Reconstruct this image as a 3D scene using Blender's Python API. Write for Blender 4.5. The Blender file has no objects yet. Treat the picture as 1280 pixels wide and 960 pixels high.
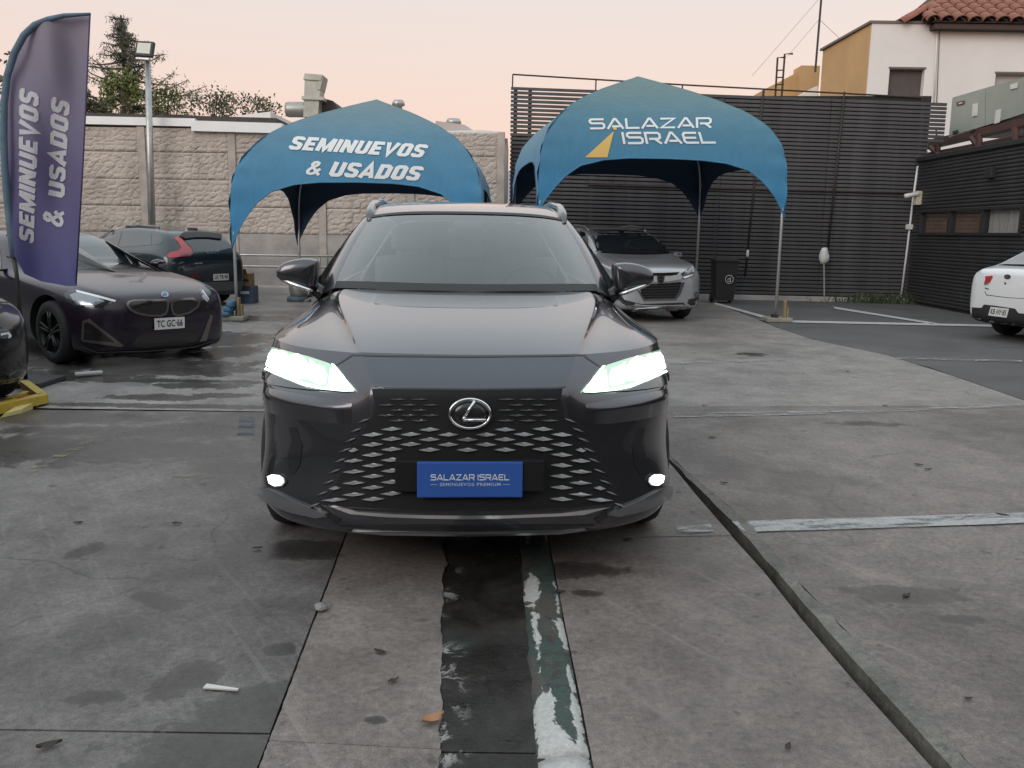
import bpy, bmesh, math, random
import numpy as np
from mathutils import Vector, Matrix, noise
from mathutils.bvhtree import BVHTree
from mathutils.geometry import delaunay_2d_cdt
random.seed(7)
R = math.radians
S = bpy.context.scene
COL = S.collection

# ------------------------------------------------------------------ camera
FPX, CAM_H, HOR, ROLL = 1100.0, 1.45, 290.0, 0.015
PITCH = math.atan((480 - HOR) / FPX)
cam = bpy.data.cameras.new('camera')
cam.sensor_width = 36; cam.lens = 36 * FPX / 1280
cam.clip_start = 0.05; cam.clip_end = 5000
camo = bpy.data.objects.new('camera', cam); COL.objects.link(camo)
camo.matrix_world = (Matrix.Translation((0, 0, CAM_H)) @ Matrix.Rotation(math.pi/2 - PITCH, 4, 'X')
                     @ Matrix.Rotation(ROLL, 4, 'Z'))
S.camera = camo

# ------------------------------------------------------------------ dusk sky, weak soft sun, exposure
W = bpy.data.worlds.new('World'); S.world = W; W.use_nodes = True
nt = W.node_tree; nt.nodes.clear()
def wn(t, **k):
    n = nt.nodes.new(t)
    for a, b in k.items(): setattr(n, a, b)
    return n
SUN_EL, SUN_AZ = R(24), R(215)
sky = wn('ShaderNodeTexSky', sky_type='NISHITA', sun_disc=False)
sky.sun_elevation = R(3); sky.sun_rotation = SUN_AZ
tc = wn('ShaderNodeTexCoord'); sp = wn('ShaderNodeSeparateXYZ')
ramp = wn('ShaderNodeValToRGB')
els = [(0.0, (.585, .402, .352)), (.08, (.592, .42, .362)), (.16, (.572, .447, .402)), (.25, (.53, .47, .448)), (.40, (.57, .555, .555)),
       (.6, (.61, .67, .70)), (1.0, (.56, .65, .70))]
ramp.color_ramp.elements[0].position = 0; ramp.color_ramp.elements[0].color = (*els[0][1], 1)
ramp.color_ramp.elements[1].position = 1; ramp.color_ramp.elements[1].color = (*els[-1][1], 1)
for p, c in els[1:-1]:
    e = ramp.color_ramp.elements.new(p); e.color = (*c, 1)
b1 = wn('ShaderNodeBackground'); b1.inputs[1].default_value = 0.97
b2 = wn('ShaderNodeBackground'); b2.inputs[1].default_value = 0.02
add = wn('ShaderNodeAddShader'); out = wn('ShaderNodeOutputWorld')
L = nt.links.new
L(tc.outputs['Generated'], sp.inputs[0]); L(sp.outputs[2], ramp.inputs[0]); L(ramp.outputs[0], b1.inputs[0])
L(sky.outputs[0], b2.inputs[0]); L(b1.outputs[0], add.inputs[0]); L(b2.outputs[0], add.inputs[1])
L(add.outputs[0], out.inputs[0])
sd = bpy.data.lights.new('sun', 'SUN'); sd.energy = 0.8; sd.angle = R(35); sd.color = (1, .93, .88)
so = bpy.data.objects.new('sun', sd); COL.objects.link(so)
so.rotation_euler = (math.pi/2 - SUN_EL, 0, math.pi - SUN_AZ)
S.view_settings.view_transform = 'Standard'; S.view_settings.look = 'None'
S.view_settings.exposure = 0.64; S.view_settings.gamma = 1.0

# ------------------------------------------------------------------ rays of the survey view, used to measure places
CP, SP_ = math.cos(PITCH), math.sin(PITCH)
def ray(px, py):
    x, y = px - 640, py - 480
    c, s = math.cos(ROLL), math.sin(ROLL)
    a, b = (c*x + s*y) / FPX, -(-s*x + c*y) / FPX
    return Vector((a, CP + b*SP_, -SP_ + b*CP))
EYE = Vector((0, 0, CAM_H))
def A(px, py, Y):
    r = ray(px, py); return EYE + r * (Y / r.y)
def G(px, py, z=0.0):
    r = ray(px, py); return EYE + r * ((z - CAM_H) / r.z)
def onplane(px, py, p, q):
    """point on the vertical plane through ground points p, q"""
    n = Vector((q[1]-p[1], p[0]-q[0], 0)); r = ray(px, py)
    t = (Vector((p[0], p[1], 0)) - EYE).dot(n) / r.dot(n)
    return EYE + r * t

# ------------------------------------------------------------------ materials
MATS = {}
def mat(name, col=(.5, .5, .5), rough=.6, metal=0., coat=0., coat_r=.03, var=0., vscale=6., bump=0., bscale=60.,
        emit=None, estr=0., spec=.5, alpha=1., sheen=0.):
    if name in MATS: return MATS[name]
    m = bpy.data.materials.new(name); m.use_nodes = True
    n = m.node_tree.nodes; l = m.node_tree.links
    b = n['Principled BSDF']
    b.inputs['Base Color'].default_value = (*col, 1); b.inputs['Roughness'].default_value = rough
    b.inputs['Metallic'].default_value = metal; b.inputs['Coat Weight'].default_value = coat
    b.inputs['Coat Roughness'].default_value = coat_r; b.inputs['Specular IOR Level'].default_value = spec
    if emit: b.inputs['Emission Color'].default_value = (*emit, 1); b.inputs['Emission Strength'].default_value = estr
    if var or bump:
        t = n.new('ShaderNodeTexCoord')
    if var:
        nz = n.new('ShaderNodeTexNoise'); nz.inputs['Scale'].default_value = vscale; nz.inputs['Detail'].default_value = 8
        nz.inputs['Roughness'].default_value = .65
        l.new(t.outputs['Object'], nz.inputs['Vector'])
        r = n.new('ShaderNodeValToRGB')
        r.color_ramp.elements[0].position = .3; r.color_ramp.elements[1].position = .72
        r.color_ramp.elements[0].color = (*[c*(1-var) for c in col], 1)
        r.color_ramp.elements[1].color = (*[min(1, c*(1+var)) for c in col], 1)
        l.new(nz.outputs['Fac'], r.inputs['Fac']); l.new(r.outputs['Color'], b.inputs['Base Color'])
    if bump:
        nb = n.new('ShaderNodeTexNoise'); nb.inputs['Scale'].default_value = bscale; nb.inputs['Detail'].default_value = 5
        l.new(t.outputs['Object'], nb.inputs['Vector'])
        bp = n.new('ShaderNodeBump'); bp.inputs['Strength'].default_value = bump; bp.inputs['Distance'].default_value = .01
        l.new(nb.outputs['Fac'], bp.inputs['Height']); l.new(bp.outputs['Normal'], b.inputs['Normal'])
    MATS[name] = m
    return m
def nodes_of(m): return m.node_tree.nodes, m.node_tree.links, m.node_tree.nodes['Principled BSDF']

def glass(name, tint=(.35, .4, .42), base=.1):
    """thin car glass: mirror coat by Fresnel over tinted see-through"""
    m = bpy.data.materials.new(name); m.use_nodes = True
    n, l = m.node_tree.nodes, m.node_tree.links; n.clear()
    o = n.new('ShaderNodeOutputMaterial'); mx = n.new('ShaderNodeMixShader'); lw = n.new('ShaderNodeLayerWeight')
    pw = n.new('ShaderNodeMath'); pw.operation = 'POWER'; pw.inputs[1].default_value = 2.6; l.new(lw.outputs['Facing'], pw.inputs[0])
    f = n.new('ShaderNodeMath'); f.operation = 'MULTIPLY_ADD'; f.inputs[1].default_value = 1-base; f.inputs[2].default_value = base; l.new(pw.outputs[0], f.inputs[0])
    t = n.new('ShaderNodeBsdfTransparent'); t.inputs['Color'].default_value = (*tint, 1)
    g = n.new('ShaderNodeBsdfGlossy'); g.inputs['Roughness'].default_value = .02
    l.new(f.outputs[0], mx.inputs[0]); l.new(t.outputs[0], mx.inputs[1]); l.new(g.outputs[0], mx.inputs[2])
    l.new(mx.outputs[0], o.inputs[0]); MATS[name] = m
    return m

def paint(name, col, metal=.5, rough=.38, coat=1.0, flake=.0):
    return mat(name, col, rough, metal, coat, .025)

# ------------------------------------------------------------------ mesh helpers
def link(name, me, parent=None, m=None, smooth=False):
    o = bpy.data.objects.new(name, me); COL.objects.link(o)
    if m is not None and not me.materials: me.materials.append(m)
    if smooth:
        me.polygons.foreach_set('use_smooth', [True]*len(me.polygons)); me.update()
    if parent: o.parent = parent
    return o
def mesh(name, V, F, m=None, parent=None, smooth=False, inv=None):
    me = bpy.data.meshes.new(name)
    if inv is not None: V = [inv @ Vector(v) for v in V]
    me.from_pydata([tuple(v) for v in V], [], F); me.update()
    return link(name, me, parent, m, smooth)
class MB:
    """collects simple shapes into one mesh"""
    def __init__(s): s.V = []; s.F = []
    def add(s, V, F):
        k = len(s.V); s.V += [Vector(v) for v in V]; s.F += [tuple(i+k for i in f) for f in F]; return s
    def box(s, a, b, M=None):
        x0, y0, z0 = a; x1, y1, z1 = b
        V = [Vector(p) for p in ((x0,y0,z0),(x1,y0,z0),(x1,y1,z0),(x0,y1,z0),(x0,y0,z1),(x1,y0,z1),(x1,y1,z1),(x0,y1,z1))]
        if M is not None: V = [M @ v for v in V]
        return s.add(V, [(0,3,2,1),(4,5,6,7),(0,1,5,4),(1,2,6,5),(2,3,7,6),(3,0,4,7)])
    def bbox(s, a, b, w=.01, M=None):
        """box with chamfered edges"""
        bm = bmesh.new(); bmesh.ops.create_cube(bm, size=1)
        a, b = Vector(a), Vector(b)
        for v in bm.verts: v.co = Vector((a[i] + (v.co[i]+.5)*(b[i]-a[i]) for i in range(3)))
        bmesh.ops.bevel(bm, geom=list(bm.edges), offset=w, segments=2, affect='EDGES', profile=.6)
        bm.verts.index_update()
        V = [v.co.copy() for v in bm.verts]; F = [[v.index for v in f.verts] for f in bm.faces]; bm.free()
        if M is not None: V = [M @ v for v in V]
        return s.add(V, F)
    def hexa(s, P):   # 4 bottom, 4 top points
        return s.add(P, [(0,3,2,1),(4,5,6,7),(0,1,5,4),(1,2,6,5),(2,3,7,6),(3,0,4,7)])
    def tube(s, pts, r, n=8, cap=True, ends=None):
        pts = [Vector(p) for p in pts]; k = len(s.V); m = len(pts)
        rs = r if isinstance(r, (list, tuple)) else [r]*m
        up = None
        for i, p in enumerate(pts):
            d = (pts[min(i+1, m-1)] - pts[max(i-1, 0)]).normalized()
            if up is None: up = d.orthogonal().normalized()
            else: up = (up - d*up.dot(d)).normalized()
            sd = d.cross(up)
            for j in range(n):
                a = 2*math.pi*j/n
                s.V.append(p + (up*math.cos(a) + sd*math.sin(a))*rs[i])
        for i in range(m-1):
            for j in range(n):
                s.F.append((k+i*n+j, k+i*n+(j+1) % n, k+(i+1)*n+(j+1) % n, k+(i+1)*n+j))
        if cap:
            s.F.append(tuple(k+j for j in reversed(range(n)))); s.F.append(tuple(k+(m-1)*n+j for j in range(n)))
        return s
    def lathe(s, prof, n=24, M=None):
        """profile (r, h) spun about z"""
        k = len(s.V)
        for r, h in prof:
            for j in range(n):
                a = 2*math.pi*j/n; v = Vector((r*math.cos(a), r*math.sin(a), h))
                s.V.append(M @ v if M is not None else v)
        for i in range(len(prof)-1):
            for j in range(n):
                s.F.append((k+i*n+j, k+i*n+(j+1) % n, k+(i+1)*n+(j+1) % n, k+(i+1)*n+j))
        return s
    def build(s, name, m, parent=None, smooth=False, inv=None):
        return mesh(name, s.V, s.F, m, parent, smooth, inv)
def prism(poly, z0, z1):
    n = len(poly); mb = MB()
    V = [(p[0], p[1], z0) for p in poly] + [(p[0], p[1], z1) for p in poly]
    F = [tuple(reversed(range(n))), tuple(range(n, 2*n))] + [(i, (i+1) % n, n+(i+1) % n, n+i) for i in range(n)]
    return mb.add(V, F)
def tag(o, label=None, cat=None, group=None, kind=None):
    if label: o['label'] = label
    if cat: o['category'] = cat
    if group: o['group'] = group
    if kind: o['kind'] = kind
    return o
def thing(name, label, cat, loc=(0, 0, 0), rz=0., group=None):
    o = bpy.data.objects.new(name, None); COL.objects.link(o); o.empty_display_size = .2
    o.location = loc; o.rotation_euler = (0, 0, rz)
    return tag(o, label, cat, group)
def mw(o): return Matrix.Translation(o.location) @ o.rotation_euler.to_matrix().to_4x4()
def inv_of(o): return mw(o).inverted()
def struct(o): o['kind'] = 'structure'; return o

# ---- B-spline surfaces
def basis(n, k):
    d = 3; kn = [0]*d + list(np.linspace(0, 1, n-d+1)) + [1]*d
    ts = np.linspace(0, 1, k); B = np.zeros((k, n))
    for a, t in enumerate(ts):
        t = min(t, 1-1e-9)
        N = [1. if kn[i] <= t < kn[i+1] else 0. for i in range(len(kn)-1)]
        for p in range(1, d+1):
            M_ = []
            for i in range(len(kn)-1-p):
                x = 0.
                if kn[i+p] > kn[i]: x += (t-kn[i])/(kn[i+p]-kn[i])*N[i]
                if kn[i+p+1] > kn[i+1]: x += (kn[i+p+1]-t)/(kn[i+p+1]-kn[i+1])*N[i+1]
                M_.append(x)
            N = M_
        B[a] = N[:n]
    return B
def surf(rows, ku, kv, mirror=False):
    C = [[Vector(p) for p in r] for r in rows]
    if mirror: C = [[Vector((-p.x, p.y, p.z)) for p in reversed(r[1:])] + r for r in C]
    C = np.array([[tuple(p) for p in r] for r in C])
    P = np.einsum('ai,ijc,bj->abc', basis(C.shape[0], ku), C, basis(C.shape[1], kv))
    V = [tuple(p) for r in P for p in r]
    F = [(a*kv+b, a*kv+b+1, (a+1)*kv+b+1, (a+1)*kv+b) for a in range(ku-1) for b in range(kv-1)]
    return V, F

# ---- panels laid on a surface along the survey rays (lamps, grilles, glass, trims: each with its own rim)
def densify(P, step):
    out = []
    for i, p in enumerate(P):
        q = P[(i+1) % len(P)]; n = max(1, int(math.dist(p, q)/step))
        out += [(p[0]+(q[0]-p[0])*k/n, p[1]+(q[1]-p[1])*k/n) for k in range(n)]
    return out
def inside(p, P):
    r = False; x, y = p
    for i in range(len(P)):
        (x0, y0), (x1, y1) = P[i], P[i-1]
        if (y0 > y) != (y1 > y) and x < (x1-x0)*(y-y0)/(y1-y0)+x0: r = not r
    return r
def cast(bvh, Mi, px, py, off):
    o = Mi @ EYE; d = (Mi.to_3x3() @ ray(px, py)).normalized()
    h, n, i, t = bvh.ray_cast(o, d)
    if h is None:
        best = None
        for k in range(1, 120):
            q = o + d*(k*.25); hh, nn, ii, tt = bvh.find_nearest(q)
            if hh is not None and (best is None or tt < best[1]): best = (hh, tt, nn)
        h, n = best[0], best[2]
    if n.dot(d) > 0: n = -n
    return h + n*off, n
def panel(name, pix, bvh, Mi, m, parent, off=.004, depth=.02, step=6, mirror=False, both=True, smooth=True, label=None):
    B = densify(pix, step); n = len(B)
    xs = [p[0] for p in B]; ys = [p[1] for p in B]; P = list(B)
    y = min(ys) + step*.5
    while y < max(ys):
        x = min(xs) + step*.5
        while x < max(xs):
            if inside((x, y), B) and min((x-b[0])**2+(y-b[1])**2 for b in B) > (step*.45)**2: P.append((x, y))
            x += step
        y += step
    r = delaunay_2d_cdt([Vector(p) for p in P], [], [list(range(n))], 1, 1e-5)
    V2, F = r[0], [list(f) for f in r[2]]
    hit = [cast(bvh, Mi, v.x, v.y, off) for v in V2]
    V = [h[0] for h in hit]; nn = [h[1] for h in hit]
    # rim: boundary edges
    cnt = {}
    for f in F:
        for i in range(len(f)):
            e = (f[i], f[(i+1) % len(f)]); k = tuple(sorted(e)); cnt.setdefault(k, []).append(e)
    rim = []
    for k, e in cnt.items():
        if len(e) == 1: rim.append(e[0])
    flip = False
    if F:
        f = F[0]; fn = (V[f[1]]-V[f[0]]).cross(V[f[2]]-V[f[0]])
        flip = fn.dot(nn[f[0]]) < 0
    FF = [tuple(reversed(f)) if flip else tuple(f) for f in F]
    base = len(V); idx = {}; VV = list(V)
    for a, b in rim:
        for q in (a, b):
            if q not in idx:
                idx[q] = (len(VV), len(VV)+1); VV += [V[q], V[q]-nn[q]*depth]
        a0, a1 = idx[a]; b0, b1 = idx[b]
        f = (b0, a0, a1, b1)
        FF.append(tuple(reversed(f)) if flip else f)
    res = []
    if both:
        res.append(mesh(name, VV, FF, m, parent, smooth))
    if mirror:
        res.append(mesh(name, [(-v[0], v[1], v[2]) for v in VV], [tuple(reversed(f)) for f in FF], m, parent, smooth))
    if label:
        for o in res: o['label'] = label
    return res
def bvh_of(V, F): return BVHTree.FromPolygons([Vector(v) for v in V], F)

# ---- lettering
def text_shape(txt, bold=0., shear=0., sx=1., space=1.):
    c = bpy.data.curves.new('lettering', 'FONT'); c.body = txt; c.offset = bold; c.shear = shear; c.resolution_u = 3
    c.space_character = space; c.fill_mode = 'BOTH' if False else 'FRONT'
    o = bpy.data.objects.new('lettering', c); COL.objects.link(o)
    dg = bpy.context.evaluated_depsgraph_get(); dg.update()
    me = bpy.data.meshes.new_from_object(o.evaluated_get(dg))
    V = [(v.co.x*sx, v.co.y) for v in me.vertices]; F = [tuple(p.vertices) for p in me.polygons]
    bpy.data.objects.remove(o); bpy.data.curves.remove(c); bpy.data.meshes.remove(me)
    return V, F
def stroke_shape(strokes, w=.16):
    """letters drawn as flat strokes; strokes = list of polylines"""
    V, F = [], []
    for pl in strokes:
        n = len(pl); k = len(V)
        for i in range(n):
            p = Vector(pl[i])
            d0 = (Vector(pl[i])-Vector(pl[i-1])).normalized() if i else None
            d1 = (Vector(pl[i+1])-Vector(pl[i])).normalized() if i < n-1 else None
            if d0 is None: d0 = d1
            if d1 is None: d1 = d0
            t = (d0+d1).normalized(); nn = Vector((-t.y, t.x)); s = w/2/max(.45, nn.dot(Vector((-d0.y, d0.x))))
            V += [tuple(p+nn*s), tuple(p-nn*s)]
        F += [(k+2*i, k+2*i+1, k+2*i+3, k+2*i+2) for i in range(n-1)]
    return V, F
GLY = {  # wide squared display letters, unit height
 'S': (1.25, [[(1.2,.93),(.2,.93),(.07,.82),(.07,.66),(.2,.55),(1.05,.55),(1.18,.43),(1.18,.2),(1.05,.07),(.02,.07)]]),
 'A': (1.35, [[(.04,0),(.62,.95),(.74,.95),(1.31,0)],[(.4,.24),(1.05,.24)]]),
 'V': (1.35, [[(.04,0),(.62,.95),(.74,.95),(1.31,0)]]),   # the barless A
 'L': (1.1, [[(.07,1),(.07,.07),(1.1,.07)]]),
 'Z': (1.25, [[(.05,.93),(1.15,.93),(.1,.07),(1.22,.07)]]),
 'R': (1.25, [[(.07,0),(.07,.93),(1.02,.93),(1.16,.82),(1.16,.55),(1.02,.42),(.3,.42)],[(.72,.42),(1.2,0)]]),
 'I': (.2, [[(.1,0),(.1,1)]]),
 'E': (1.15, [[(1.12,.93),(.2,.93),(.07,.8),(.07,.2),(.2,.07),(1.14,.07)],[(.07,.5),(1.02,.5)]]),
}
def stroke_text(txt, w=.15, gap=.2):
    x = 0.; st = []
    for ch in txt:
        if ch == ' ': x += .5; continue
        a, g = GLY[ch]; st += [[(px+x, py) for px, py in pl] for pl in g]; x += a+gap
    return stroke_shape(st, w)
HVY = {  # heavy condensed capitals
 'S': (.62, [[(.53,.74),(.5,.86),(.44,.9),(.17,.9),(.11,.84),(.11,.62),(.17,.55),(.45,.45),(.51,.38),(.51,.16),(.45,.1),(.17,.1),(.11,.16),(.09,.28)]]),
 'E': (.58, [[(.57,.9),(.11,.9),(.11,.1),(.57,.1)],[(.11,.5),(.51,.5)]]),
 'M': (.84, [[(.1,0),(.1,1)],[(.74,0),(.74,1)],[(.12,.97),(.42,.12),(.72,.97)]]),
 'I': (.2, [[(.1,0),(.1,1)]]),
 'N': (.66, [[(.1,0),(.1,1)],[(.56,0),(.56,1)],[(.11,.96),(.55,.04)]]),
 'U': (.64, [[(.11,1),(.11,.18),(.19,.1),(.45,.1),(.53,.18),(.53,1)]]),
 'V': (.66, [[(.07,1),(.33,.04),(.59,1)]]),
 'O': (.64, [[(.11,.5),(.11,.82),(.19,.9),(.45,.9),(.53,.82),(.53,.18),(.45,.1),(.19,.1),(.11,.18),(.11,.5)]]),
 'D': (.64, [[(.11,.5),(.11,.9),(.42,.9),(.53,.8),(.53,.2),(.42,.1),(.11,.1),(.11,.5)]]),
 'A': (.68, [[(.06,0),(.34,.97),(.62,0)],[(.2,.28),(.48,.28)]]),
 '&': (.78, [[(.72,.02),(.24,.62),(.19,.75),(.25,.88),(.37,.91),(.47,.85),(.46,.72),(.16,.44),(.1,.28),(.15,.14),(.28,.09),(.43,.14),(.66,.46)]]),
}
def heavy_text(txt, w=.245, gap=.115, shear=.24):
    x = 0.; V, F = [], []
    for ch in txt:
        if ch == ' ': x += .3; continue
        a, g = HVY[ch]; v, f = stroke_shape([[(px+x+py*shear, py) for px, py in pl] for pl in g], .165 if ch == '&' else w)
        k = len(V); V += v; F += [tuple(q+k for q in t) for t in f]; x += a+gap
    return V, F
def cut_fine(V, F, L_):
    bm = bmesh.new(); vs = [bm.verts.new((v[0], v[1], 0)) for v in V]
    for f in F:
        try: bm.faces.new([vs[i] for i in f])
        except ValueError: pass
    bmesh.ops.triangulate(bm, faces=list(bm.faces))
    for _ in range(4):
        es = [e for e in bm.edges if e.calc_length() > L_]
        if not es: break
        bmesh.ops.subdivide_edges(bm, edges=es, cuts=1)
        bmesh.ops.triangulate(bm, faces=list(bm.faces))
    bm.verts.index_update()
    r = [(v.co.x, v.co.y) for v in bm.verts], [tuple(v.index for v in f.verts) for f in bm.faces]
    bm.free(); return r
def norm_shape(V, F):
    x0, x1 = min(v[0] for v in V), max(v[0] for v in V); y0, y1 = min(v[1] for v in V), max(v[1] for v in V)
    return [((v[0]-x0)/(x1-x0), (v[1]-y0)/(y1-y0)) for v in V], F
def letter_on(name, shape, quad, bvh, Mi, m, parent, off=.006, fine=.08):
    """quad: px corners bottom-left, bottom-right, top-right, top-left of the written line"""
    V, F = norm_shape(*shape); V, F = cut_fine(V, F, fine)
    bl, br, tr, tl = quad; out = []
    for u, v in V:
        px = (bl[0]*(1-u)+br[0]*u)*(1-v)+(tl[0]*(1-u)+tr[0]*u)*v
        py = (bl[1]*(1-u)+br[1]*u)*(1-v)+(tl[1]*(1-u)+tr[1]*u)*v
        out.append(cast(bvh, Mi, px, py, off)[0])
    me = mesh(name, out, F, m, parent)
    return me
def letter_flat(name, shape, origin, ux, uy, m, parent, off=Vector((0, 0, 0)), thick=.0):
    V, F = norm_shape(*shape)
    return mesh(name, [Vector(origin)+Vector(ux)*u+Vector(uy)*v+off for u, v in V], F, m, parent)

# ================================================================== GROUND
class NB:
    """small helper that wires shader nodes"""
    def __init__(s, m): s.n, s.l, s.b = nodes_of(m)
    def node(s, t, **k):
        q = s.n.new(t)
        for a, v in k.items():
            if a in ('op',): q.operation = v
            else: setattr(q, a, v)
        return q
    def math(s, op, a, b=None, clamp=False):
        q = s.n.new('ShaderNodeMath'); q.operation = op; q.use_clamp = clamp
        for i, v in enumerate((a, b)):
            if v is None: continue
            if isinstance(v, (int, float)): q.inputs[i].default_value = v
            else: s.l.new(v, q.inputs[i])
        return q.outputs[0]
    def noise(s, vec, sc, det=6, rough=.6, dist=0.):
        q = s.n.new('ShaderNodeTexNoise'); q.inputs['Scale'].default_value = sc; q.inputs['Detail'].default_value = det
        q.inputs['Roughness'].default_value = rough; q.inputs['Distortion'].default_value = dist
        s.l.new(vec, q.inputs['Vector']); return q.outputs['Fac']
    def ramp(s, f, stops):
        q = s.n.new('ShaderNodeValToRGB'); e = q.color_ramp.elements
        e[0].position, e[1].position = stops[0][0], stops[-1][0]
        cs = [c if len(c) == 4 else (*c, 1) for _, c in stops]
        e[0].color, e[1].color = cs[0], cs[-1]
        for (p, _), c in zip(stops[1:-1], cs[1:-1]): x = e.new(p); x.color = c
        s.l.new(f, q.inputs[0]); return q.outputs[0]
    def mix(s, f, a, b, mode='MIX'):
        q = s.n.new('ShaderNodeMix'); q.data_type = 'RGBA'; q.blend_type = mode
        for sock, v in ((q.inputs[0], f), (q.inputs[6], a), (q.inputs[7], b)):
            if isinstance(v, (int, float)): sock.default_value = v
            elif isinstance(v, tuple): sock.default_value = (*v[:3], 1)
            else: s.l.new(v, sock)
        return q.outputs[2]
    def pos(s, scale=(1, 1, 1), rz=0., loc=(0, 0, 0)):
        g = s.n.new('ShaderNodeNewGeometry'); q = s.n.new('ShaderNodeMapping'); q.vector_type = 'TEXTURE'
        q.inputs['Location'].default_value = loc; q.inputs['Rotation'].default_value = (0, 0, rz)
        q.inputs['Scale'].default_value = scale
        s.l.new(g.outputs['Position'], q.inputs['Vector']); return q.outputs[0]
    def blob(s, x, y, rx, ry, rz=0.):
        v = s.pos((rx, ry, 1), rz, (x, y, 0))
        q = s.n.new('ShaderNodeVectorMath'); q.operation = 'LENGTH'; s.l.new(v, q.inputs[0])
        return s.math('SUBTRACT', 1.0, q.outputs['Value'])
    def bump(s, h, st, d=.01):
        q = s.n.new('ShaderNodeBump'); q.inputs['Strength'].default_value = st; q.inputs['Distance'].default_value = d
        s.l.new(h, q.inputs['Height']); s.l.new(q.outputs[0], s.b.inputs['Normal'])

LOT = R(3.7)
def concrete(name, c0, c1, blobs=(), wetband=0., tyre=True, rough=.62, arcs=()):
    m = mat(name, c0, rough); q = NB(m)
    P = q.pos(); 
    big = q.noise(P, .55, 5, .6, .4); mid = q.noise(P, 2.6, 8, .68, .3); fine = q.noise(P, 38, 6, .7); grit = q.noise(P, 210, 3, .6)
    col = q.ramp(q.math('ADD', q.math('MULTIPLY', big, .55), q.math('MULTIPLY', mid, .45)), [(.39, c0), (.61, c1)])
    col = q.mix(.75, col, q.ramp(fine, [(.3, (.3, .29, .28)), (.7, (.7, .69, .68))]), 'OVERLAY')
    lf = q.noise(P, 7.5, 9, .74, 1.1); col = q.mix(.36, col, q.ramp(lf, [(.36, (.3, .3, .3)), (.5, (.5, .5, .5)), (.64, (.72, .71, .7))]), 'OVERLAY')
    col = q.mix(.55, col, q.ramp(grit, [(.32, (.2, .2, .2)), (.52, (.5, .5, .5)), (.75, (.8, .79, .77))]), 'OVERLAY')
    for (cx_, cy_, rr_, ww_, am) in arcs:
        v = q.pos((1, 1, 1), 0, (cx_, cy_, 0)); ln = q.n.new('ShaderNodeVectorMath'); ln.operation = 'LENGTH'; q.l.new(v, ln.inputs[0])
        dd = q.math('ABSOLUTE', q.math('SUBTRACT', ln.outputs['Value'], rr_))
        tread = q.math('ADD', q.math('MULTIPLY', q.math('SINE', q.math('MULTIPLY', dd, 150.0)), .25), .6)
        k_ = q.math('MULTIPLY', q.math('SUBTRACT', 1.0, q.math('DIVIDE', dd, ww_), True), q.math('MULTIPLY', tread, q.math('SUBTRACT', q.math('MULTIPLY', q.noise(P, 1.7, 6, .7), 4.0), 1.9, True)), True)
        col = q.mix(q.math('MULTIPLY', k_, am), col, (c1[0]*1.25, c1[1]*1.25, c1[2]*1.24))
    # fine scuffs dragged along the driving direction
    sc = q.noise(q.pos((.06, 1.6, 1), LOT+.5), 1.0, 7, .7, .6)
    col = q.mix(q.ramp(sc, [(.56, (0, 0, 0)), (.72, (.35, .35, .35))]), col, (c1[0]*1.35, c1[1]*1.35, c1[2]*1.35))
    sp = q.ramp(q.noise(P, 11, 3, .5), [(.66, (0, 0, 0)), (.72, (.6, .6, .6))])
    col = q.mix(sp, col, (c0[0]*.45, c0[1]*.43, c0[2]*.42))
    # hairline cracks
    vv = q.n.new('ShaderNodeVectorMath'); vv.operation = 'MULTIPLY_ADD'; vv.inputs[1].default_value = (.25, .25, 0); nv = q.n.new('ShaderNodeTexNoise'); nv.inputs['Scale'].default_value = 3.0; nv.inputs['Detail'].default_value = 6
    q.l.new(P, nv.inputs['Vector']); q.l.new(nv.outputs['Color'], vv.inputs[0]); q.l.new(P, vv.inputs[2])
    vo = q.n.new('ShaderNodeTexVoronoi'); vo.feature = 'DISTANCE_TO_EDGE'; vo.inputs['Scale'].default_value = .42; q.l.new(vv.outputs[0], vo.inputs['Vector'])
    ck = q.math('MULTIPLY', q.math('SUBTRACT', 1.0, q.math('MULTIPLY', vo.outputs['Distance'], 260.0), True), q.ramp(q.noise(P, .9, 3, .5), [(.5, (0, 0, 0)), (.6, (.5, .5, .5))]))
    col = q.mix(ck, col, (c0[0]*.25, c0[1]*.25, c0[2]*.25))
    rgh = q.math('ADD', q.math('MULTIPLY', mid, .3), rough-.15)
    if blobs or wetband:
        w = None; wob = q.math('MULTIPLY', q.math('SUBTRACT', q.noise(P, 4.5, 9, .72, .5), .5), 2.6)
        for bl in blobs:
            e = q.blob(*bl); w = e if w is None else q.math('MAXIMUM', w, e)
        if wetband:
            e = q.math('SUBTRACT', q.noise(q.pos((1.6, .5, 1), LOT), 1.1, 4, .5), wetband)
            e = q.math('MULTIPLY', e, 3.0); w = e if w is None else q.math('MAXIMUM', w, e)
        wet = q.ramp(q.math('ADD', w, wob), [(.02, (0, 0, 0)), (.07, (.7, .7, .7)), (.5, (1, 1, 1))])
        col = q.mix(wet, col, q.mix(.66, col, (.012, .011, .010)))
        rgh = q.math('SUBTRACT', rgh, q.math('MULTIPLY', wet, .33))
    q.l.new(col, q.b.inputs['Base Color']); q.l.new(rgh, q.b.inputs['Roughness'])
    q.bump(q.math('ADD', q.math('MULTIPLY', fine, .6), q.math('MULTIPLY', grit, .5)), .35, .006)
    q.b.inputs['Specular IOR Level'].default_value = .4
    return m
def gb(px, py, rx, ry, rz=0.):
    g = G(px, py); return (g.x, g.y, rx, ry, rz)

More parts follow.
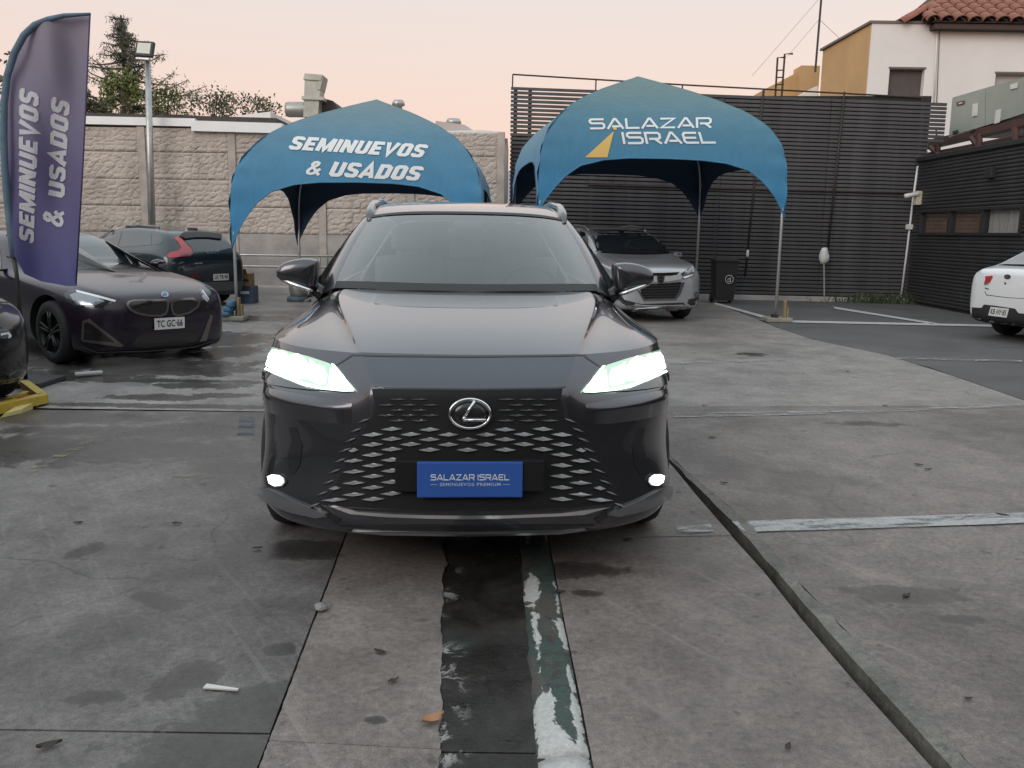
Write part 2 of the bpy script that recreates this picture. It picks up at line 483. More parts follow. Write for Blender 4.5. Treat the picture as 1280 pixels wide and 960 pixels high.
warm = concrete('warm_concrete', (.122, .104, .096), (.238, .208, .193),
    [gb(720, 712, .22, .1), gb(735, 742, .07, .05), gb(1205, 775, .1, .05), gb(1130, 745, .25, .1), gb(1080, 530, .3, .1)],
    arcs=[(G(700, 800).x, G(700, 800).y, .62, .07, .8), (G(1300, 900).x, G(1300, 900).y, 1.15, .08, .8), (G(1300, 900).x, G(1300, 900).y, .92, .06, .7), (G(1500, 600).x, G(1500, 600).y, 2.2, .08, .6), (G(560, 820).x, G(560, 820).y, 1.0, .05, .5)])
cool = concrete('cool_concrete', (.088, .081, .079), (.195, .182, .178),
    [gb(272, 935, .26, .46, -.55), gb(315, 880, .12, .16, -.3), gb(180, 540, 1.2, .2), gb(60, 520, 1.4, .3), gb(290, 585, .3, .16), gb(372, 690, .34, .13), gb(105, 690, .06, .12, -.4), gb(118, 873, .09, .05), gb(200, 750, .14, .06, -.6),
     gb(235, 845, .09, .16, -.3), gb(348, 812, .06, .05), gb(215, 655, .05, .05), gb(60, 560, 1.6, .42), gb(255, 535, .6, .22), gb(310, 520, .3, .3)])
strip = concrete('strip_concrete', (.130, .111, .103), (.25, .22, .204), [gb(640, 730, .05, .3), gb(352, 688, .08, .05), gb(470, 900, .04, .03)])
far = concrete('far_concrete', (.135, .126, .122), (.335, .317, .309),
    [gb(210, 463, 1.0, .42, .1), gb(250, 482, .5, .2), gb(150, 455, 1.6, .5), gb(285, 440, .4, .7), gb(200, 497, .5, .15), gb(275, 495, .3, .14),
     gb(295, 425, .5, .8), gb(60, 470, 1.2, .35), gb(300, 398, 1.2, .6), gb(120, 475, 2.2, .12), gb(230, 508, 1.6, .1), gb(240, 420, .9, .7)], 0., rough=.40)
farw = concrete('far_warm_concrete', (.172, .155, .146), (.308, .282, .268), [gb(940, 443, .2, .2), gb(1010, 515, .3, .12)], rough=.55)
guttm = mat('wet_gutter_concrete', (.04, .036, .03), .4); q = NB(guttm); P = q.pos()
gn = q.noise(P, 5, 8, .7, .8); gs = q.pos((1, 1, 1), 0, (0, 0, 0)); gx_ = q.n.new('ShaderNodeSeparateXYZ'); q.l.new(gs, gx_.inputs[0])
edge = q.math('ADD', q.math('ADD', gx_.outputs[0], q.math('MULTIPLY', gx_.outputs[1], .07)), .03)      # metres from the left edge
c = q.ramp(gn, [(.38, (.014, .012, .010)), (.62, (.036, .031, .027)), (.78, (.09, .08, .07))])
c = q.mix(q.ramp(q.noise(P, 2.3, 5, .6), [(.58, (0, 0, 0)), (.68, (.7, .7, .7))]), c, (.022, .034, .028))
fl_ = q.math('MULTIPLY', q.math('SUBTRACT', .9, q.math('MULTIPLY', edge, 9.0), True), q.ramp(q.noise(P, 9, 8, .72, .5), [(.54, (0, 0, 0)), (.58, (1, 1, 1))]))
fl_ = q.math('MULTIPLY', fl_, q.ramp(q.noise(q.pos((1, 1, 1), 0, (7, 0, 0)), 1.7, 3, .5), [(.47, (0, 0, 0)), (.55, (1, 1, 1))]))
c = q.mix(fl_, c, (.40, .39, .37))
c = q.mix(.5, c, q.ramp(q.noise(P, 80, 4, .7), [(.3, (.3, .3, .3)), (.7, (.7, .7, .7))]), 'OVERLAY')
q.l.new(c, q.b.inputs['Base Color']); q.l.new(q.ramp(q.noise(P, 3.1, 4, .6), [(.35, (.2, .2, .2)), (.65, (.65, .65, .65))]), q.b.inputs['Roughness']); q.bump(q.noise(P, 60, 5, .7), .5, .008)
asph = mat('asphalt', (.06, .058, .057), .8); q = NB(asph); P = q.pos()
c = q.mix(.6, q.ramp(q.noise(P, .7, 6, .65, .5), [(.3, (.075, .071, .069)), (.7, (.115, .109, .106))]),
          q.ramp(q.noise(P, 130, 3, .6), [(.3, (.2, .2, .2)), (.7, (.8, .8, .8))]), 'OVERLAY')
c = q.mix(q.ramp(q.noise(q.pos((2.2, .5, 1), .1), 1.2, 5, .6), [(.6, (0, 0, 0)), (.68, (.6, .6, .6))]), c, (.03, .028, .027))
q.l.new(c, q.b.inputs['Base Color']); q.bump(q.noise(P, 130, 3, .6), .5, .006)
soil = mat('base_soil', (.03, .028, .025), .95)

ground = struct(prism([(-400, -60), (400, -60), (400, 900), (-400, 900)], -1.0, -.12).build('ground', soil))
def Jx(y): return -.547-.06*y
def GLx(y): return -.03-.07*y
def GLn(y): return GLx(y)+.022*noise.noise((y*5, 1, 0))+.012*noise.noise((y*21, 4, 0))
def GRx(y): return .13-.022*y
def KRx(y): return .305-.03*y
CHL = [G(838, 580), G(900, 655), (G(972, 735)), G(1050, 835), G(1165, 962)]
CHR = [G(846, 580), G(934, 655), (G(1003, 735)), G(1098, 835), G(1214, 962)]
def polyx(L_, y):
    L2 = sorted(L_, key=lambda p: p.y)
    if y <= L2[0].y: a, b = L2[0], L2[1]
    elif y >= L2[-1].y: a, b = L2[-2], L2[-1]
    else:
        for a, b in zip(L2, L2[1:]):
            if a.y <= y <= b.y: break
    return a.x + (b.x-a.x)*(y-a.y)/(b.y-a.y)
def CLx(y): return polyx(CHL, y) if y < 5.5 else polyx(CHL, 5.5)-.07*(y-5.5)
def CRx(y): return polyx(CHR, y) if y < 5.5 else polyx(CHR, 5.5)-.07*(y-5.5)
ASP = [G(1280, 500), G(1150, 455), G(1010, 425), G(890, 376)]
def Ax(y): return polyx(ASP, y)
def slab(xa, xb, y0, y1, m, z=0., skew=0., n=8, name='concrete_slab', jit=.0018):
    """slab between two edge lines; front and back edges follow the lot's skew"""
    L_, R_ = [], []
    for i in range(n+1):
        y = y0+(y1-y0)*i/n
        a, b = (xa(y) if callable(xa) else xa), (xb(y) if callable(xb) else xb)
        L_.append((a+.0022+random.uniform(-jit, jit), y+skew*a)); R_.append((b-.0022+random.uniform(-jit, jit), y+skew*b))
    mb = MB(); k = n+1
    V = [(p[0], p[1], z) for p in L_]+[(p[0], p[1], z) for p in R_]+[(p[0], p[1], -.1) for p in L_]+[(p[0], p[1], -.1) for p in R_]
    F = [(i, k+i, k+i+1, i+1) for i in range(n)]
    F += [(i, i+1, 2*k+i+1, 2*k+i) for i in range(n)]+[(k+i+1, k+i, 3*k+i, 3*k+i+1) for i in range(n)]
    F += [(0, 2*k, 3*k, k), (n, k+n, 3*k+n, 2*k+n)]
    mb.add(V, F); return mb.build(name, m, ground)
sk = .0
J1 = 2.345
slab(-9, Jx, .3, J1, cool); slab(-9, Jx, J1+.008, 6.92, cool, z=.001)
slab(-24, -5.2, 6.93, 13.5, far, skew=.02); slab(-5.19, Jx, 6.93, 13.5, far, z=.001, skew=.02)
slab(-24, -5.2, 13.51, 20.55, far, skew=.02); slab(-5.19, Jx, 13.51, 20.55, far, skew=.02)
slab(Jx, GLn, .3, 2.27, strip, z=.002, skew=-.06, n=110); slab(Jx, GLn, 2.276, 8.5, strip, skew=-.06, n=150); slab(Jx, GLx, 8.51, 20.6, strip)
slab(lambda y: GLx(y)-.03, lambda y: GRx(y)+.03, .3, 2.28, guttm, z=-.008); slab(lambda y: GLx(y)-.03, lambda y: GRx(y)+.03, 2.286, 20.6, guttm, z=-.007)
slab(KRx, CLx, .3, 4.02, warm, skew=.09); slab(KRx, CLx, 4.028, 9.0, warm, z=.001, skew=.09)
slab(CRx, Ax, -.3, 3.95, warm, z=.003, skew=.09); slab(CRx, Ax, 3.956, 7.25, warm, skew=.09)
slab(CRx, Ax, 7.258, 20.2, farw, skew=.09)
slab(KRx, CLx, 9.01, 20.6, farw, skew=.0)
struct(slab(lambda y: Ax(y)+.01, 26, -2.0, 20.9, asph, z=-.004, name='asphalt_surface', n=40, jit=.012)).parent = None

# kerb strip with flaking white and green paint
kp = mat('flaking_kerb_paint', (.3, .3, .3), .6); q = NB(kp)
P = q.pos((1, 2.2, 1), .1)
n1 = q.noise(P, 8, 9, .74, .9); n2 = q.noise(P, 3.1, 6, .6, .8)
sx_ = q.n.new('ShaderNodeSeparateXYZ'); q.l.new(q.pos(), sx_.inputs[0])
u_ = q.math('DIVIDE', q.math('ADD', q.math('SUBTRACT', sx_.outputs[0], .13), q.math('MULTIPLY', sx_.outputs[1], .022)), .165)
bandA = q.math('SUBTRACT', 1.0, q.math('MULTIPLY', q.math('ABSOLUTE', q.math('SUBTRACT', u_, .24)), 4.2), True)
bandB = q.math('SUBTRACT', 1.0, q.math('MULTIPLY', q.math('ABSOLUTE', q.math('SUBTRACT', u_, .82)), 8.0), True)
bands = q.math('MAXIMUM', bandA, q.math('MULTIPLY', bandB, .8))
c = q.mix(q.ramp(n2, [(.44, (0, 0, 0)), (.5, (1, 1, 1))]), (.085, .078, .068), (.052, .078, .066))
c = q.mix(q.ramp(q.noise(q.pos(), 16, 7, .7), [(.54, (0, 0, 0)), (.6, (.9, .9, .9))]), c, (.05, .045, .04))
yf = q.noise(q.pos((1, 1, 1), 0, (3, 0, 0)), 1.5, 3, .5)
w_ = q.math('ADD', q.math('MULTIPLY', q.math('SUBTRACT', n1, .5), 2.2), q.math('SUBTRACT', q.math('ADD', q.math('MULTIPLY', bands, .5), q.math('MULTIPLY', q.math('SUBTRACT', yf, .5), 2.6)), .40))
c = q.mix(q.ramp(w_, [(.0, (0, 0, 0)), (.05, (1, 1, 1))]), c, (.50, .49, .47))
fn = q.noise(q.pos(), 60, 5, .7)
c = q.mix(.5, c, q.ramp(fn, [(.3, (.3, .3, .3)), (.7, (.7, .7, .7))]), 'OVERLAY')
q.l.new(c, q.b.inputs['Base Color']); q.bump(q.math('ADD', n1, q.math('MULTIPLY', fn, .6)), .6, .012)
def kerb(y0, y1):
    n = 40; V, F = [], []
    prof = [(-.03, -.06), (-.03, -.01), (.12, .002), (.45, .014), (.8, .012), (1.0, .004), (1.015, -.06)]
    for i in range(n+1):
        y = y0+(y1-y0)*i/n
        for u, z in prof:
            x = GRx(y)+.004+(KRx(y)-GRx(y)-.008)*u
            V.append((x+noise.noise((x*9, y*6, 0))*.006, y, z+noise.noise((x*14, y*9, 3))*.006))
    k = len(prof)
    F = [(i*k+j, i*k+j+1, (i+1)*k+j+1, (i+1)*k+j) for i in range(n) for j in range(k-1)]
    F += [tuple(reversed(range(k))), tuple(n*k+j for j in range(k))]
    return mesh('kerb_block', V, F, kp, kerb_root, True)
kerb_root = struct(MB().box((-.2, .3, -.118), (.3, 20, -.1)).build('kerb', soil))
kerb(.3, 2.24); kerb(2.26, 5.2); kerb(5.22, 12); kerb(12.01, 20)

# steel edged drain slot along the right
steel = mat('drain_steel', (.03, .032, .03), .5, .5, var=.4, vscale=14, bump=.3)
lipm = concrete('drain_lip_concrete', (.10, .098, .085), (.21, .20, .18), [], 0)
dr = MB(); lp = MB(); n = 120
ys = [.9+(20.0-.9)*(i/n)**1.6 for i in range(n+1)]
def strip_mesh(fn, z0, z1, jitter=0.):
    V, F = [], []
    for y in ys:
        a, b, za, zb = fn(y)
        V += [(a, y, -.1), (a+random.uniform(-jitter, jitter), y, za), (b+random.uniform(-jitter, jitter)+(.012*noise.noise((y*6, 2, 0)) if jitter > .0035 else 0), y, zb), (b, y, -.1)]
    F = [(i*4+j, i*4+j+1, (i+1)*4+j+1, (i+1)*4+j) for i in range(n) for j in range(3)]
    return V, F
wdt = lambda y: CRx(y)-CLx(y)
V, F = strip_mesh(lambda y: (CLx(y)+.012, CLx(y)+.008+wdt(y)*.30, -.075, -.07), 0, 0, .003)
drain = struct(mesh('drain_channel', V, F, steel))
V, F = strip_mesh(lambda y: (CLx(y)+wdt(y)*.52+.010*noise.noise((y*8, 9, 0)), CLx(y)+wdt(y)*.98, .004, .014), 0, 0, .004)
mesh('drain_lip', V, F, lipm, drain)

# worn paint lines
def worn(name, colr, wear):
    """paint film with holes worn through to the concrete"""
    m = mat(name, colr, .6); q = NB(m); P = q.pos()
    n = q.noise(q.pos((1.6, .5, 1), .15), 5.5, 8, .72, .4)
    c = q.mix(.45, q.ramp(n, [(.3, tuple(v*.75 for v in colr)), (.7, colr)]), q.ramp(q.noise(P, 45, 5, .7), [(.3, (.3, .3, .3)), (.7, (.7, .7, .7))]), 'OVERLAY')
    q.l.new(c, q.b.inputs['Base Color'])
    t = q.n.new('ShaderNodeBsdfTransparent'); mx = q.n.new('ShaderNodeMixShader')
    q.l.new(q.ramp(q.math('ADD', n, q.math('MULTIPLY', q.math('SUBTRACT', q.noise(P, 60, 4, .7), .5), .25)), [(wear-.1, (0, 0, 0)), (wear+.1, (1, 1, 1))]), mx.inputs[0])
    q.l.new(t.outputs[0], mx.inputs[1]); q.l.new(q.b.outputs[0], mx.inputs[2])
    o = [x for x in q.n if x.type == 'OUTPUT_MATERIAL'][0]; q.l.new(mx.outputs[0], o.inputs[0]); return m
wl = worn('worn_white_paint', (.40, .40, .40), .42); wl2 = worn('very_worn_white_paint', (.38, .38, .38), .54)
yl = worn('worn_yellow_paint', (.30, .26, .14), .60); bl = worn('faded_blue_paint', (.07, .10, .145), .56)
wl3 = mat('thin_white_paint', (.46, .45, .44), .7, var=.25, vscale=9)
lines = struct(MB().box((-1, 12, -.11), (1, 13, -.102)).build('parking_lines', soil))
def line(pix, m, name='painted_line', z=.0075):
    """outline given as ground points; edges slightly ragged"""
    B = [G(*p) for p in pix]; P2 = densify([(p.x, p.y) for p in B], .12)
    P2 = [(x+noise.noise((x*20, y*20, 1))*.008, y+noise.noise((x*20, y*20, 5))*.008) for x, y in P2]
    area = sum(P2[k-1][0]*P2[k][1]-P2[k][0]*P2[k-1][1] for k in range(len(P2)))
    if area < 0: P2.reverse()
    return mesh(name, [(x, y, z) for x, y in P2], [tuple(range(len(P2)))], m, lines)
line([(846, 656), (846, 669), (893, 666), (886, 653)], wl2)
line([(914, 653.5), (930, 667), (1290, 655), (1290, 642)], wl)
line([(842, 517), (842, 523), (1060, 518), (1275, 509), (1275, 506), (1060, 514)], wl2)
line([(836, 453), (836, 456), (985, 452), (985, 449.5)], wl2)
line([(990, 401), (990, 403.5), (1248, 409), (1248, 406.5)], wl3)
line([(1041, 383.5), (1044, 386.5), (1165, 405.5), (1172, 404.5)], wl3)
line([(893, 378), (893, 380.5), (960, 399.5), (966, 398)], wl3)
line([(868, 396), (868, 397.3), (955, 400.5), (958, 399)], wl2)
line([(1120, 447), (1120, 449.5), (1278, 453), (1278, 451)], wl2)
line([(12, 598), (22, 603), (120, 552), (112, 549)], yl)
line([(92, 588), (92, 592), (108, 592), (108, 588)], yl)
line([(215, 591), (215, 597), (268, 598), (268, 594)], yl)
line([(300, 520), (296, 544), (318, 544), (318, 521)], bl)

# ================================================================== THE DARK SUV
CARP = paint('graphite_paint', (.082, .080, .092), .85, .25)
BLK = mat('gloss_black', (.012, .012, .013), .25, 0, .4)
MBLK = mat('matt_black_plastic', (.022, .022, .023), .55)
CHR = mat('bright_chrome', (.78, .78, .78), .12, 1.0)
SAT = mat('satin_metal', (.5, .5, .51), .3, 1.0)
RUB = mat('tyre_rubber', (.02, .02, .02), .8, bump=.2, bscale=40)
GLS = glass('windscreen_glass', (.42, .47, .49), .115)
DGL = mat('dark_car_glass', (.018, .022, .026), .04, 0, .6, spec=.8)
CABIN = mat('cabin_trim', (.10, .11, .115), .7)
LEATH = mat('seat_leather', (.34, .35, .35), .6)

def wheel(parent, loc, r=.36, w=.24, side=1, spokes=5, rimm=None, style='double'):
    """tyre with rim, spokes and hub; side +1 has its face towards +x"""
    M = Matrix.Translation(loc) @ Matrix.Rotation(math.pi/2*side, 4, 'Y')
    prof = [(r*.66, -w/2), (r*.88, -w/2), (r*.97, -w*.42), (r, -w*.3), (r, w*.3), (r*.97, w*.42), (r*.88, w/2), (r*.70, w/2), (r*.66, w*.40)]
    t = MB().lathe(prof, 36, M).build('wheel', RUB, parent, True)
    rm = MB().lathe([(r*.70, w*.48), (r*.69, w*.5), (r*.65, w*.46), (r*.62, w*.2), (r*.60, -w*.3), (.02, -w*.3)], 36, M)
    for k in range(spokes):
        for d in ((-.13, .13) if style == 'double' else (0,)):
            a = 2*math.pi*k/spokes
            p0 = Vector((r*.13*math.cos(a+d*2), r*.13*math.sin(a+d*2), w*.40)); p1 = Vector((r*.66*math.cos(a+d), r*.66*math.sin(a+d), w*.43))
            rm.tube([M @ p0, M @ ((p0+p1)/2+Vector((0, 0, w*.02))), M @ p1], [r*.05, r*.045, r*.05], 6)
    rm.lathe([(0.001, w*.44), (r*.10, w*.43), (r*.16, w*.36), (r*.16, w*.2)], 16, M)
    rm.build('rim', rimm or SAT, t, True)
    return t

SUV = thing('parked_suv', 'dark grey luxury SUV facing the camera with lit headlights and a blue dealer plate', 'car',
            (-.162, 3.35, 0), R(3.4))
SM = mw(SUV); SI = SM.inverted()
T = [(0,.2,.955),(.22,.207,.956),(.44,.245,.956),(.52,.30,.95),(.68,.42,.945),(.81,.55,.95),(.90,.74,.95),(.945,1.0,.945),(.958,1.7,.96),(.958,3.2,1.0),(.93,4.5,1.02)]
FR = [T,
 [(0,.10,.89),(.2,.105,.89),(.39,.135,.888),(.53,.235,.885),(.69,.365,.89),(.825,.505,.90),(.91,.70,.905),(.95,.97,.905),(.962,1.7,.91),(.962,3.2,.93),(.935,4.5,.95)],
 [(0,.05,.845),(.2,.055,.845),(.38,.085,.845),(.535,.20,.832),(.70,.375,.825),(.838,.525,.83),(.918,.715,.838),(.953,.95,.84),(.966,1.7,.84),(.966,3.2,.85),(.94,4.5,.86)],
 [(0,.04,.80),(.2,.045,.80),(.38,.075,.80),(.54,.15,.79),(.715,.262,.785),(.855,.405,.795),(.933,.615,.805),(.96,.92,.80),(.97,1.7,.78),(.97,3.2,.79),(.945,4.5,.78)],
 [(0,.03,.73),(.2,.037,.73),(.38,.065,.73),(.55,.135,.73),(.73,.255,.735),(.862,.40,.745),(.936,.61,.755),(.963,.9,.745),(.972,1.7,.72),(.972,3.2,.72),(.945,4.5,.70)],
 [(0,.012,.62),(.2,.02,.62),(.4,.055,.62),(.58,.135,.62),(.75,.258,.625),(.87,.42,.63),(.937,.63,.635),(.963,.92,.63),(.968,1.7,.60),(.968,3.2,.6),(.945,4.5,.6)],
 [(0,.0,.50),(.2,.01,.50),(.42,.05,.5),(.61,.135,.50),(.765,.265,.505),(.872,.43,.51),(.935,.64,.51),(.96,.93,.5),(.96,1.7,.48),(.96,3.2,.48),(.94,4.5,.5)],
 [(0,-.012,.40),(.2,-.004,.40),(.44,.035,.40),(.635,.12,.40),(.785,.235,.395),(.885,.385,.40),(.94,.60,.405),(.958,.9,.40),(.955,1.7,.38),(.955,3.2,.38),(.935,4.5,.4)],
 [(0,-.02,.33),(.2,-.012,.33),(.45,.025,.328),(.64,.105,.325),(.80,.205,.325),(.90,.36,.33),(.948,.58,.34),(.96,.88,.34),(.95,1.7,.30),(.95,3.2,.3),(.93,4.5,.32)],
 [(0,-.012,.265),(.2,-.004,.265),(.44,.03,.262),(.63,.11,.255),(.79,.225,.25),(.885,.385,.26),(.935,.60,.275),(.95,.88,.28),(.94,1.7,.25),(.94,3.2,.25),(.92,4.5,.28)],
 [(0,.06,.215),(.2,.065,.215),(.42,.10,.212),(.6,.17,.21),(.75,.28,.21),(.85,.43,.22),(.90,.63,.23),(.92,.9,.24),(.92,1.7,.22),(.92,3.2,.22),(.9,4.5,.24)],
 [(0,.3,.20),(.2,.3,.20),(.4,.33,.2),(.55,.4,.2),(.68,.5,.2),(.77,.62,.205),(.82,.8,.21),(.85,1.0,.21),(.85,1.7,.2),(.85,3.2,.2),(.85,4.4,.22)]]
HOOD = [T,
 [(0,.40,1.02),(.24,.405,1.02),(.49,.44,1.010),(.575,.49,.985),(.69,.55,.985),(.80,.64,.985),(.895,.82,.965),(.942,1.07,.95),(.957,1.75,.965),(.957,3.2,1.005),(.93,4.5,1.025)],
 [(0,.75,1.08),(.28,.755,1.077),(.575,.79,1.064),(.655,.83,1.022),(.72,.87,1.028),(.79,.93,1.018),(.88,1.03,.985),(.935,1.22,.96),(.955,1.85,.97),(.955,3.2,1.01),(.93,4.5,1.03)],
 [(0,1.02,1.118),(.32,1.03,1.116),(.645,1.09,1.10),(.71,1.12,1.058),(.755,1.17,1.056),(.80,1.22,1.043),(.87,1.30,1.00),(.93,1.45,.97),(.953,1.95,.975),(.953,3.2,1.015),(.928,4.5,1.035)],
 [(0,1.20,1.135),(.34,1.22,1.136),(.675,1.33,1.124),(.735,1.37,1.088),(.77,1.41,1.078),(.81,1.46,1.058),(.86,1.52,1.015),(.92,1.65,.985),(.945,2.05,.985),(.945,3.2,1.03),(.92,4.5,1.05)],
 [(0,1.26,1.14),(.35,1.29,1.142),(.66,1.42,1.136),(.73,1.48,1.113),(.77,1.54,1.093),(.81,1.58,1.073),(.85,1.64,1.04),(.90,1.75,1.01),(.93,2.1,1.015),(.93,3.2,1.06),(.90,4.45,1.09)]]
def crease(rows, drop):
    out = []
    for k, r in enumerate(rows):
        a, b = Vector(r[2]), Vector(r[3]); d = drop[min(k, len(drop)-1)]
        m1 = a.lerp(b, .12); m2 = a.lerp(b, .34); m2.z -= d
        out.append(list(r[:3])+[tuple(m1), tuple(m2)]+list(r[3:]))
    return out
FR = crease(FR, [.004, .002, 0]); HOOD = crease(HOOD, [.004, .012, .018, .018, .012, .004])
V1, F1 = surf(FR, 90, 181, True)
V2, F2 = surf(HOOD, 60, 181, True)
# open the wheel arches
def arch(V, F, cy, cz=.36, r=.43, xmin=.75):
    return [f for f in F if not any(abs(V[i][0]) > xmin and math.hypot(V[i][1]-cy, V[i][2]-cz) < r for i in f)]
F1c = arch(V1, arch(V1, F1, .98), 3.83)
body = MB().add(V1, F1c)
body.add(V2, F2)
# roof, pillars, rear
WS = [[(0,1.25,1.135),(.35,1.285,1.138),(.6,1.40,1.14),(.735,1.56,1.13)],
      [(0,1.48,1.30),(.335,1.51,1.298),(.575,1.61,1.293),(.70,1.75,1.28)],
      [(0,1.80,1.475),(.30,1.82,1.472),(.52,1.90,1.462),(.635,2.02,1.445)],
      [(0,2.02,1.565),(.28,2.04,1.563),(.48,2.10,1.553),(.583,2.19,1.535)]]
ROOF = [[(0,2.02,1.568),(.28,2.04,1.566),(.48,2.10,1.556),(.583,2.19,1.538),(.63,2.26,1.52)],
        [(0,2.25,1.612),(.28,2.26,1.61),(.48,2.30,1.602),(.585,2.36,1.59),(.645,2.42,1.555)],
        [(0,2.8,1.658),(.29,2.8,1.655),(.50,2.8,1.645),(.60,2.82,1.632),(.665,2.85,1.585)],
        [(0,3.5,1.655),(.29,3.5,1.652),(.50,3.5,1.642),(.60,3.5,1.63),(.66,3.5,1.58)],
        [(0,4.2,1.60),(.28,4.2,1.597),(.48,4.2,1.588),(.58,4.2,1.575),(.63,4.2,1.535)],
        [(0,4.55,1.54),(.26,4.55,1.537),(.46,4.53,1.53),(.55,4.5,1.52),(.59,4.45,1.50)]]
V, F = surf(ROOF, 40, 61, True); RV, RF = V, F; body.add(V, F)
PIL = [[(.735,1.56,1.13),(.57,1.4,1.14)], ]
pil = [[(.735,1.56,1.13),(.775,1.575,1.118),(.81,1.60,1.095),(.845,1.66,1.05)],
       [(.70,1.75,1.28),(.738,1.765,1.275),(.775,1.79,1.26),(.80,1.84,1.235)],
       [(.635,2.02,1.445),(.672,2.035,1.442),(.705,2.06,1.43),(.725,2.10,1.41)],
       [(.583,2.19,1.535),(.618,2.205,1.533),(.645,2.24,1.52),(.66,2.29,1.505)]]
for sgn in (1, -1):
    V, F = surf([[(sgn*p[0], p[1], p[2]) for p in r] for r in pil], 20, 12)
    body.add(V, F if sgn > 0 else [tuple(reversed(f)) for f in F])
REAR = [[(0,4.55,1.54),(.46,4.53,1.53),(.59,4.45,1.50)],[(0,4.72,1.3),(.52,4.68,1.3),(.74,4.5,1.3)],[(0,4.86,1.0),(.6,4.8,1.0),(.93,4.5,1.02)],
        [(0,4.9,.75),(.65,4.82,.75),(.96,4.5,.75)],[(0,4.86,.4),(.65,4.8,.4),(.93,4.5,.4)],[(0,4.7,.24),(.6,4.66,.24),(.9,4.5,.24)]]
REAR = [[r[0], ((r[0][0]+r[1][0])/2, (r[0][1]+r[1][1])/2, (r[0][2]+r[1][2])/2), r[1], r[2]] for r in REAR]
V, F = surf(REAR, 24, 41, True); body.add(V, F)
obj_body = body.build('body', CARP, SUV, True)
allV = V1+V2; allF = F1+[tuple(i+len(V1) for i in f) for f in F2]
SB = bvh_of(allV, allF)
# glazing
V, F = surf(WS, 40, 61, True); WSV = V; WB = bvh_of(V, F)
mesh('windscreen', V, F, GLS, SUV, True)
mesh('screen_border', [Vector(v)+Vector((0, -.004, .003)) for v in V[:61*4]], F[:60*3], MBLK, SUV, True)
mesh('screen_border', [Vector(v)+Vector((0, -.004, .003)) for v in V[-61*3:]], [tuple(i for i in f) for f in F[:60*2]], MBLK, SUV, True)
for sgn in (1, -1):
    SG = [[(.93,1.66,1.03),(.93,2.4,1.05),(.93,3.3,1.08),(.905,4.2,1.10),(.89,4.45,1.10)],[(.835,1.80,1.20),(.845,2.4,1.22),(.85,3.3,1.24),(.82,4.2,1.24),(.78,4.47,1.24)],
          [(.745,2.05,1.39),(.755,2.4,1.41),(.765,3.3,1.43),(.73,4.2,1.42),(.69,4.47,1.41)],[(.655,2.28,1.51),(.66,2.45,1.545),(.668,3.3,1.58),(.635,4.2,1.535),(.60,4.45,1.50)]]
    V, F = surf([[(sgn*p[0], p[1], p[2]) for p in r] for r in SG], 16, 30)
    mesh('side_window', V, F if sgn > 0 else [tuple(reversed(f)) for f in F], GLS, SUV, True)
# cabin
cb = MB(); cb.box((-.86, 1.5, .55), (.86, 4.5, .60)); cb.box((-.86, 4.30, .6), (.86, 4.4, 1.05))
cb.bbox((-.72, 1.62, .8), (.72, 2.0, 1.07), .04); cb.build('dashboard', CABIN, SUV)
for sx in (-.38, .38):
    s = MB(); s.bbox((sx-.26, 2.3, .62), (sx+.26, 2.85, .80), .05); s.bbox((sx-.25, 2.75, .75), (sx+.25, 2.93, 1.28), .06)
    s.bbox((sx-.14, 2.80, 1.31), (sx+.14, 2.92, 1.48), .04); s.tube([(sx-.06, 2.86, 1.25), (sx-.06, 2.86, 1.35)], .01); s.tube([(sx+.06, 2.86, 1.25), (sx+.06, 2.86, 1.35)], .01)
    s.build('front_seat', LEATH, SUV, True)
s = MB(); s.bbox((-.68, 3.6, .78), (.68, 3.8, 1.22), .06)
for sx in (-.42, 0, .42): s.bbox((sx-.13, 3.66, 1.23), (sx+.13, 3.78, 1.38), .04)
s.build('rear_bench', LEATH, SUV, True)
M = Matrix.Translation((.38, 2.1, 1.08)) @ Matrix.Rotation(R(-68), 4, 'X')
s = MB(); s.tube([M @ Vector((.18*math.cos(a), .18*math.sin(a), 0)) for a in [2*math.pi*i/28 for i in range(29)]], .016, 8, False)
s.bbox((-.07, -.06, -.03), (.07, .06, .03), .02, M); s.box((-.17, -.015, -.01), (.17, .015, .01), M); s.build('steering_wheel', CABIN, SUV, True)
# mirror and camera pod at the top of the screen
s = MB(); s.bbox((-.12, 2.06, 1.42), (.12, 2.10, 1.475), .018); s.bbox((-.085, 1.93, 1.455), (.085, 2.1, 1.515), .025); s.build('cabin_mirror', mat('pod_grey', (.16, .165, .17), .5), SUV, True)
def spanel(name, pix, m, **k): return panel(name, pix, SB, SI, m, SUV, **k)
# black edge of the windscreen
# bottom scuttle and wipers
s = MB()
for j0, j1, r0, r1 in ((10, 34, 1.2, .3), (28, 52, 1.2, .3)):
    pts = []
    for t in range(9):
        j = int(j0+(j1-j0)*t/8); pts.append(Vector(WSV[0*61+j])*1.0+Vector((0, -.012, -.004+.01*math.sin(t*.4))))
    s.tube(pts, .008, 6)
s.build('wiper', MBLK, SUV, True)

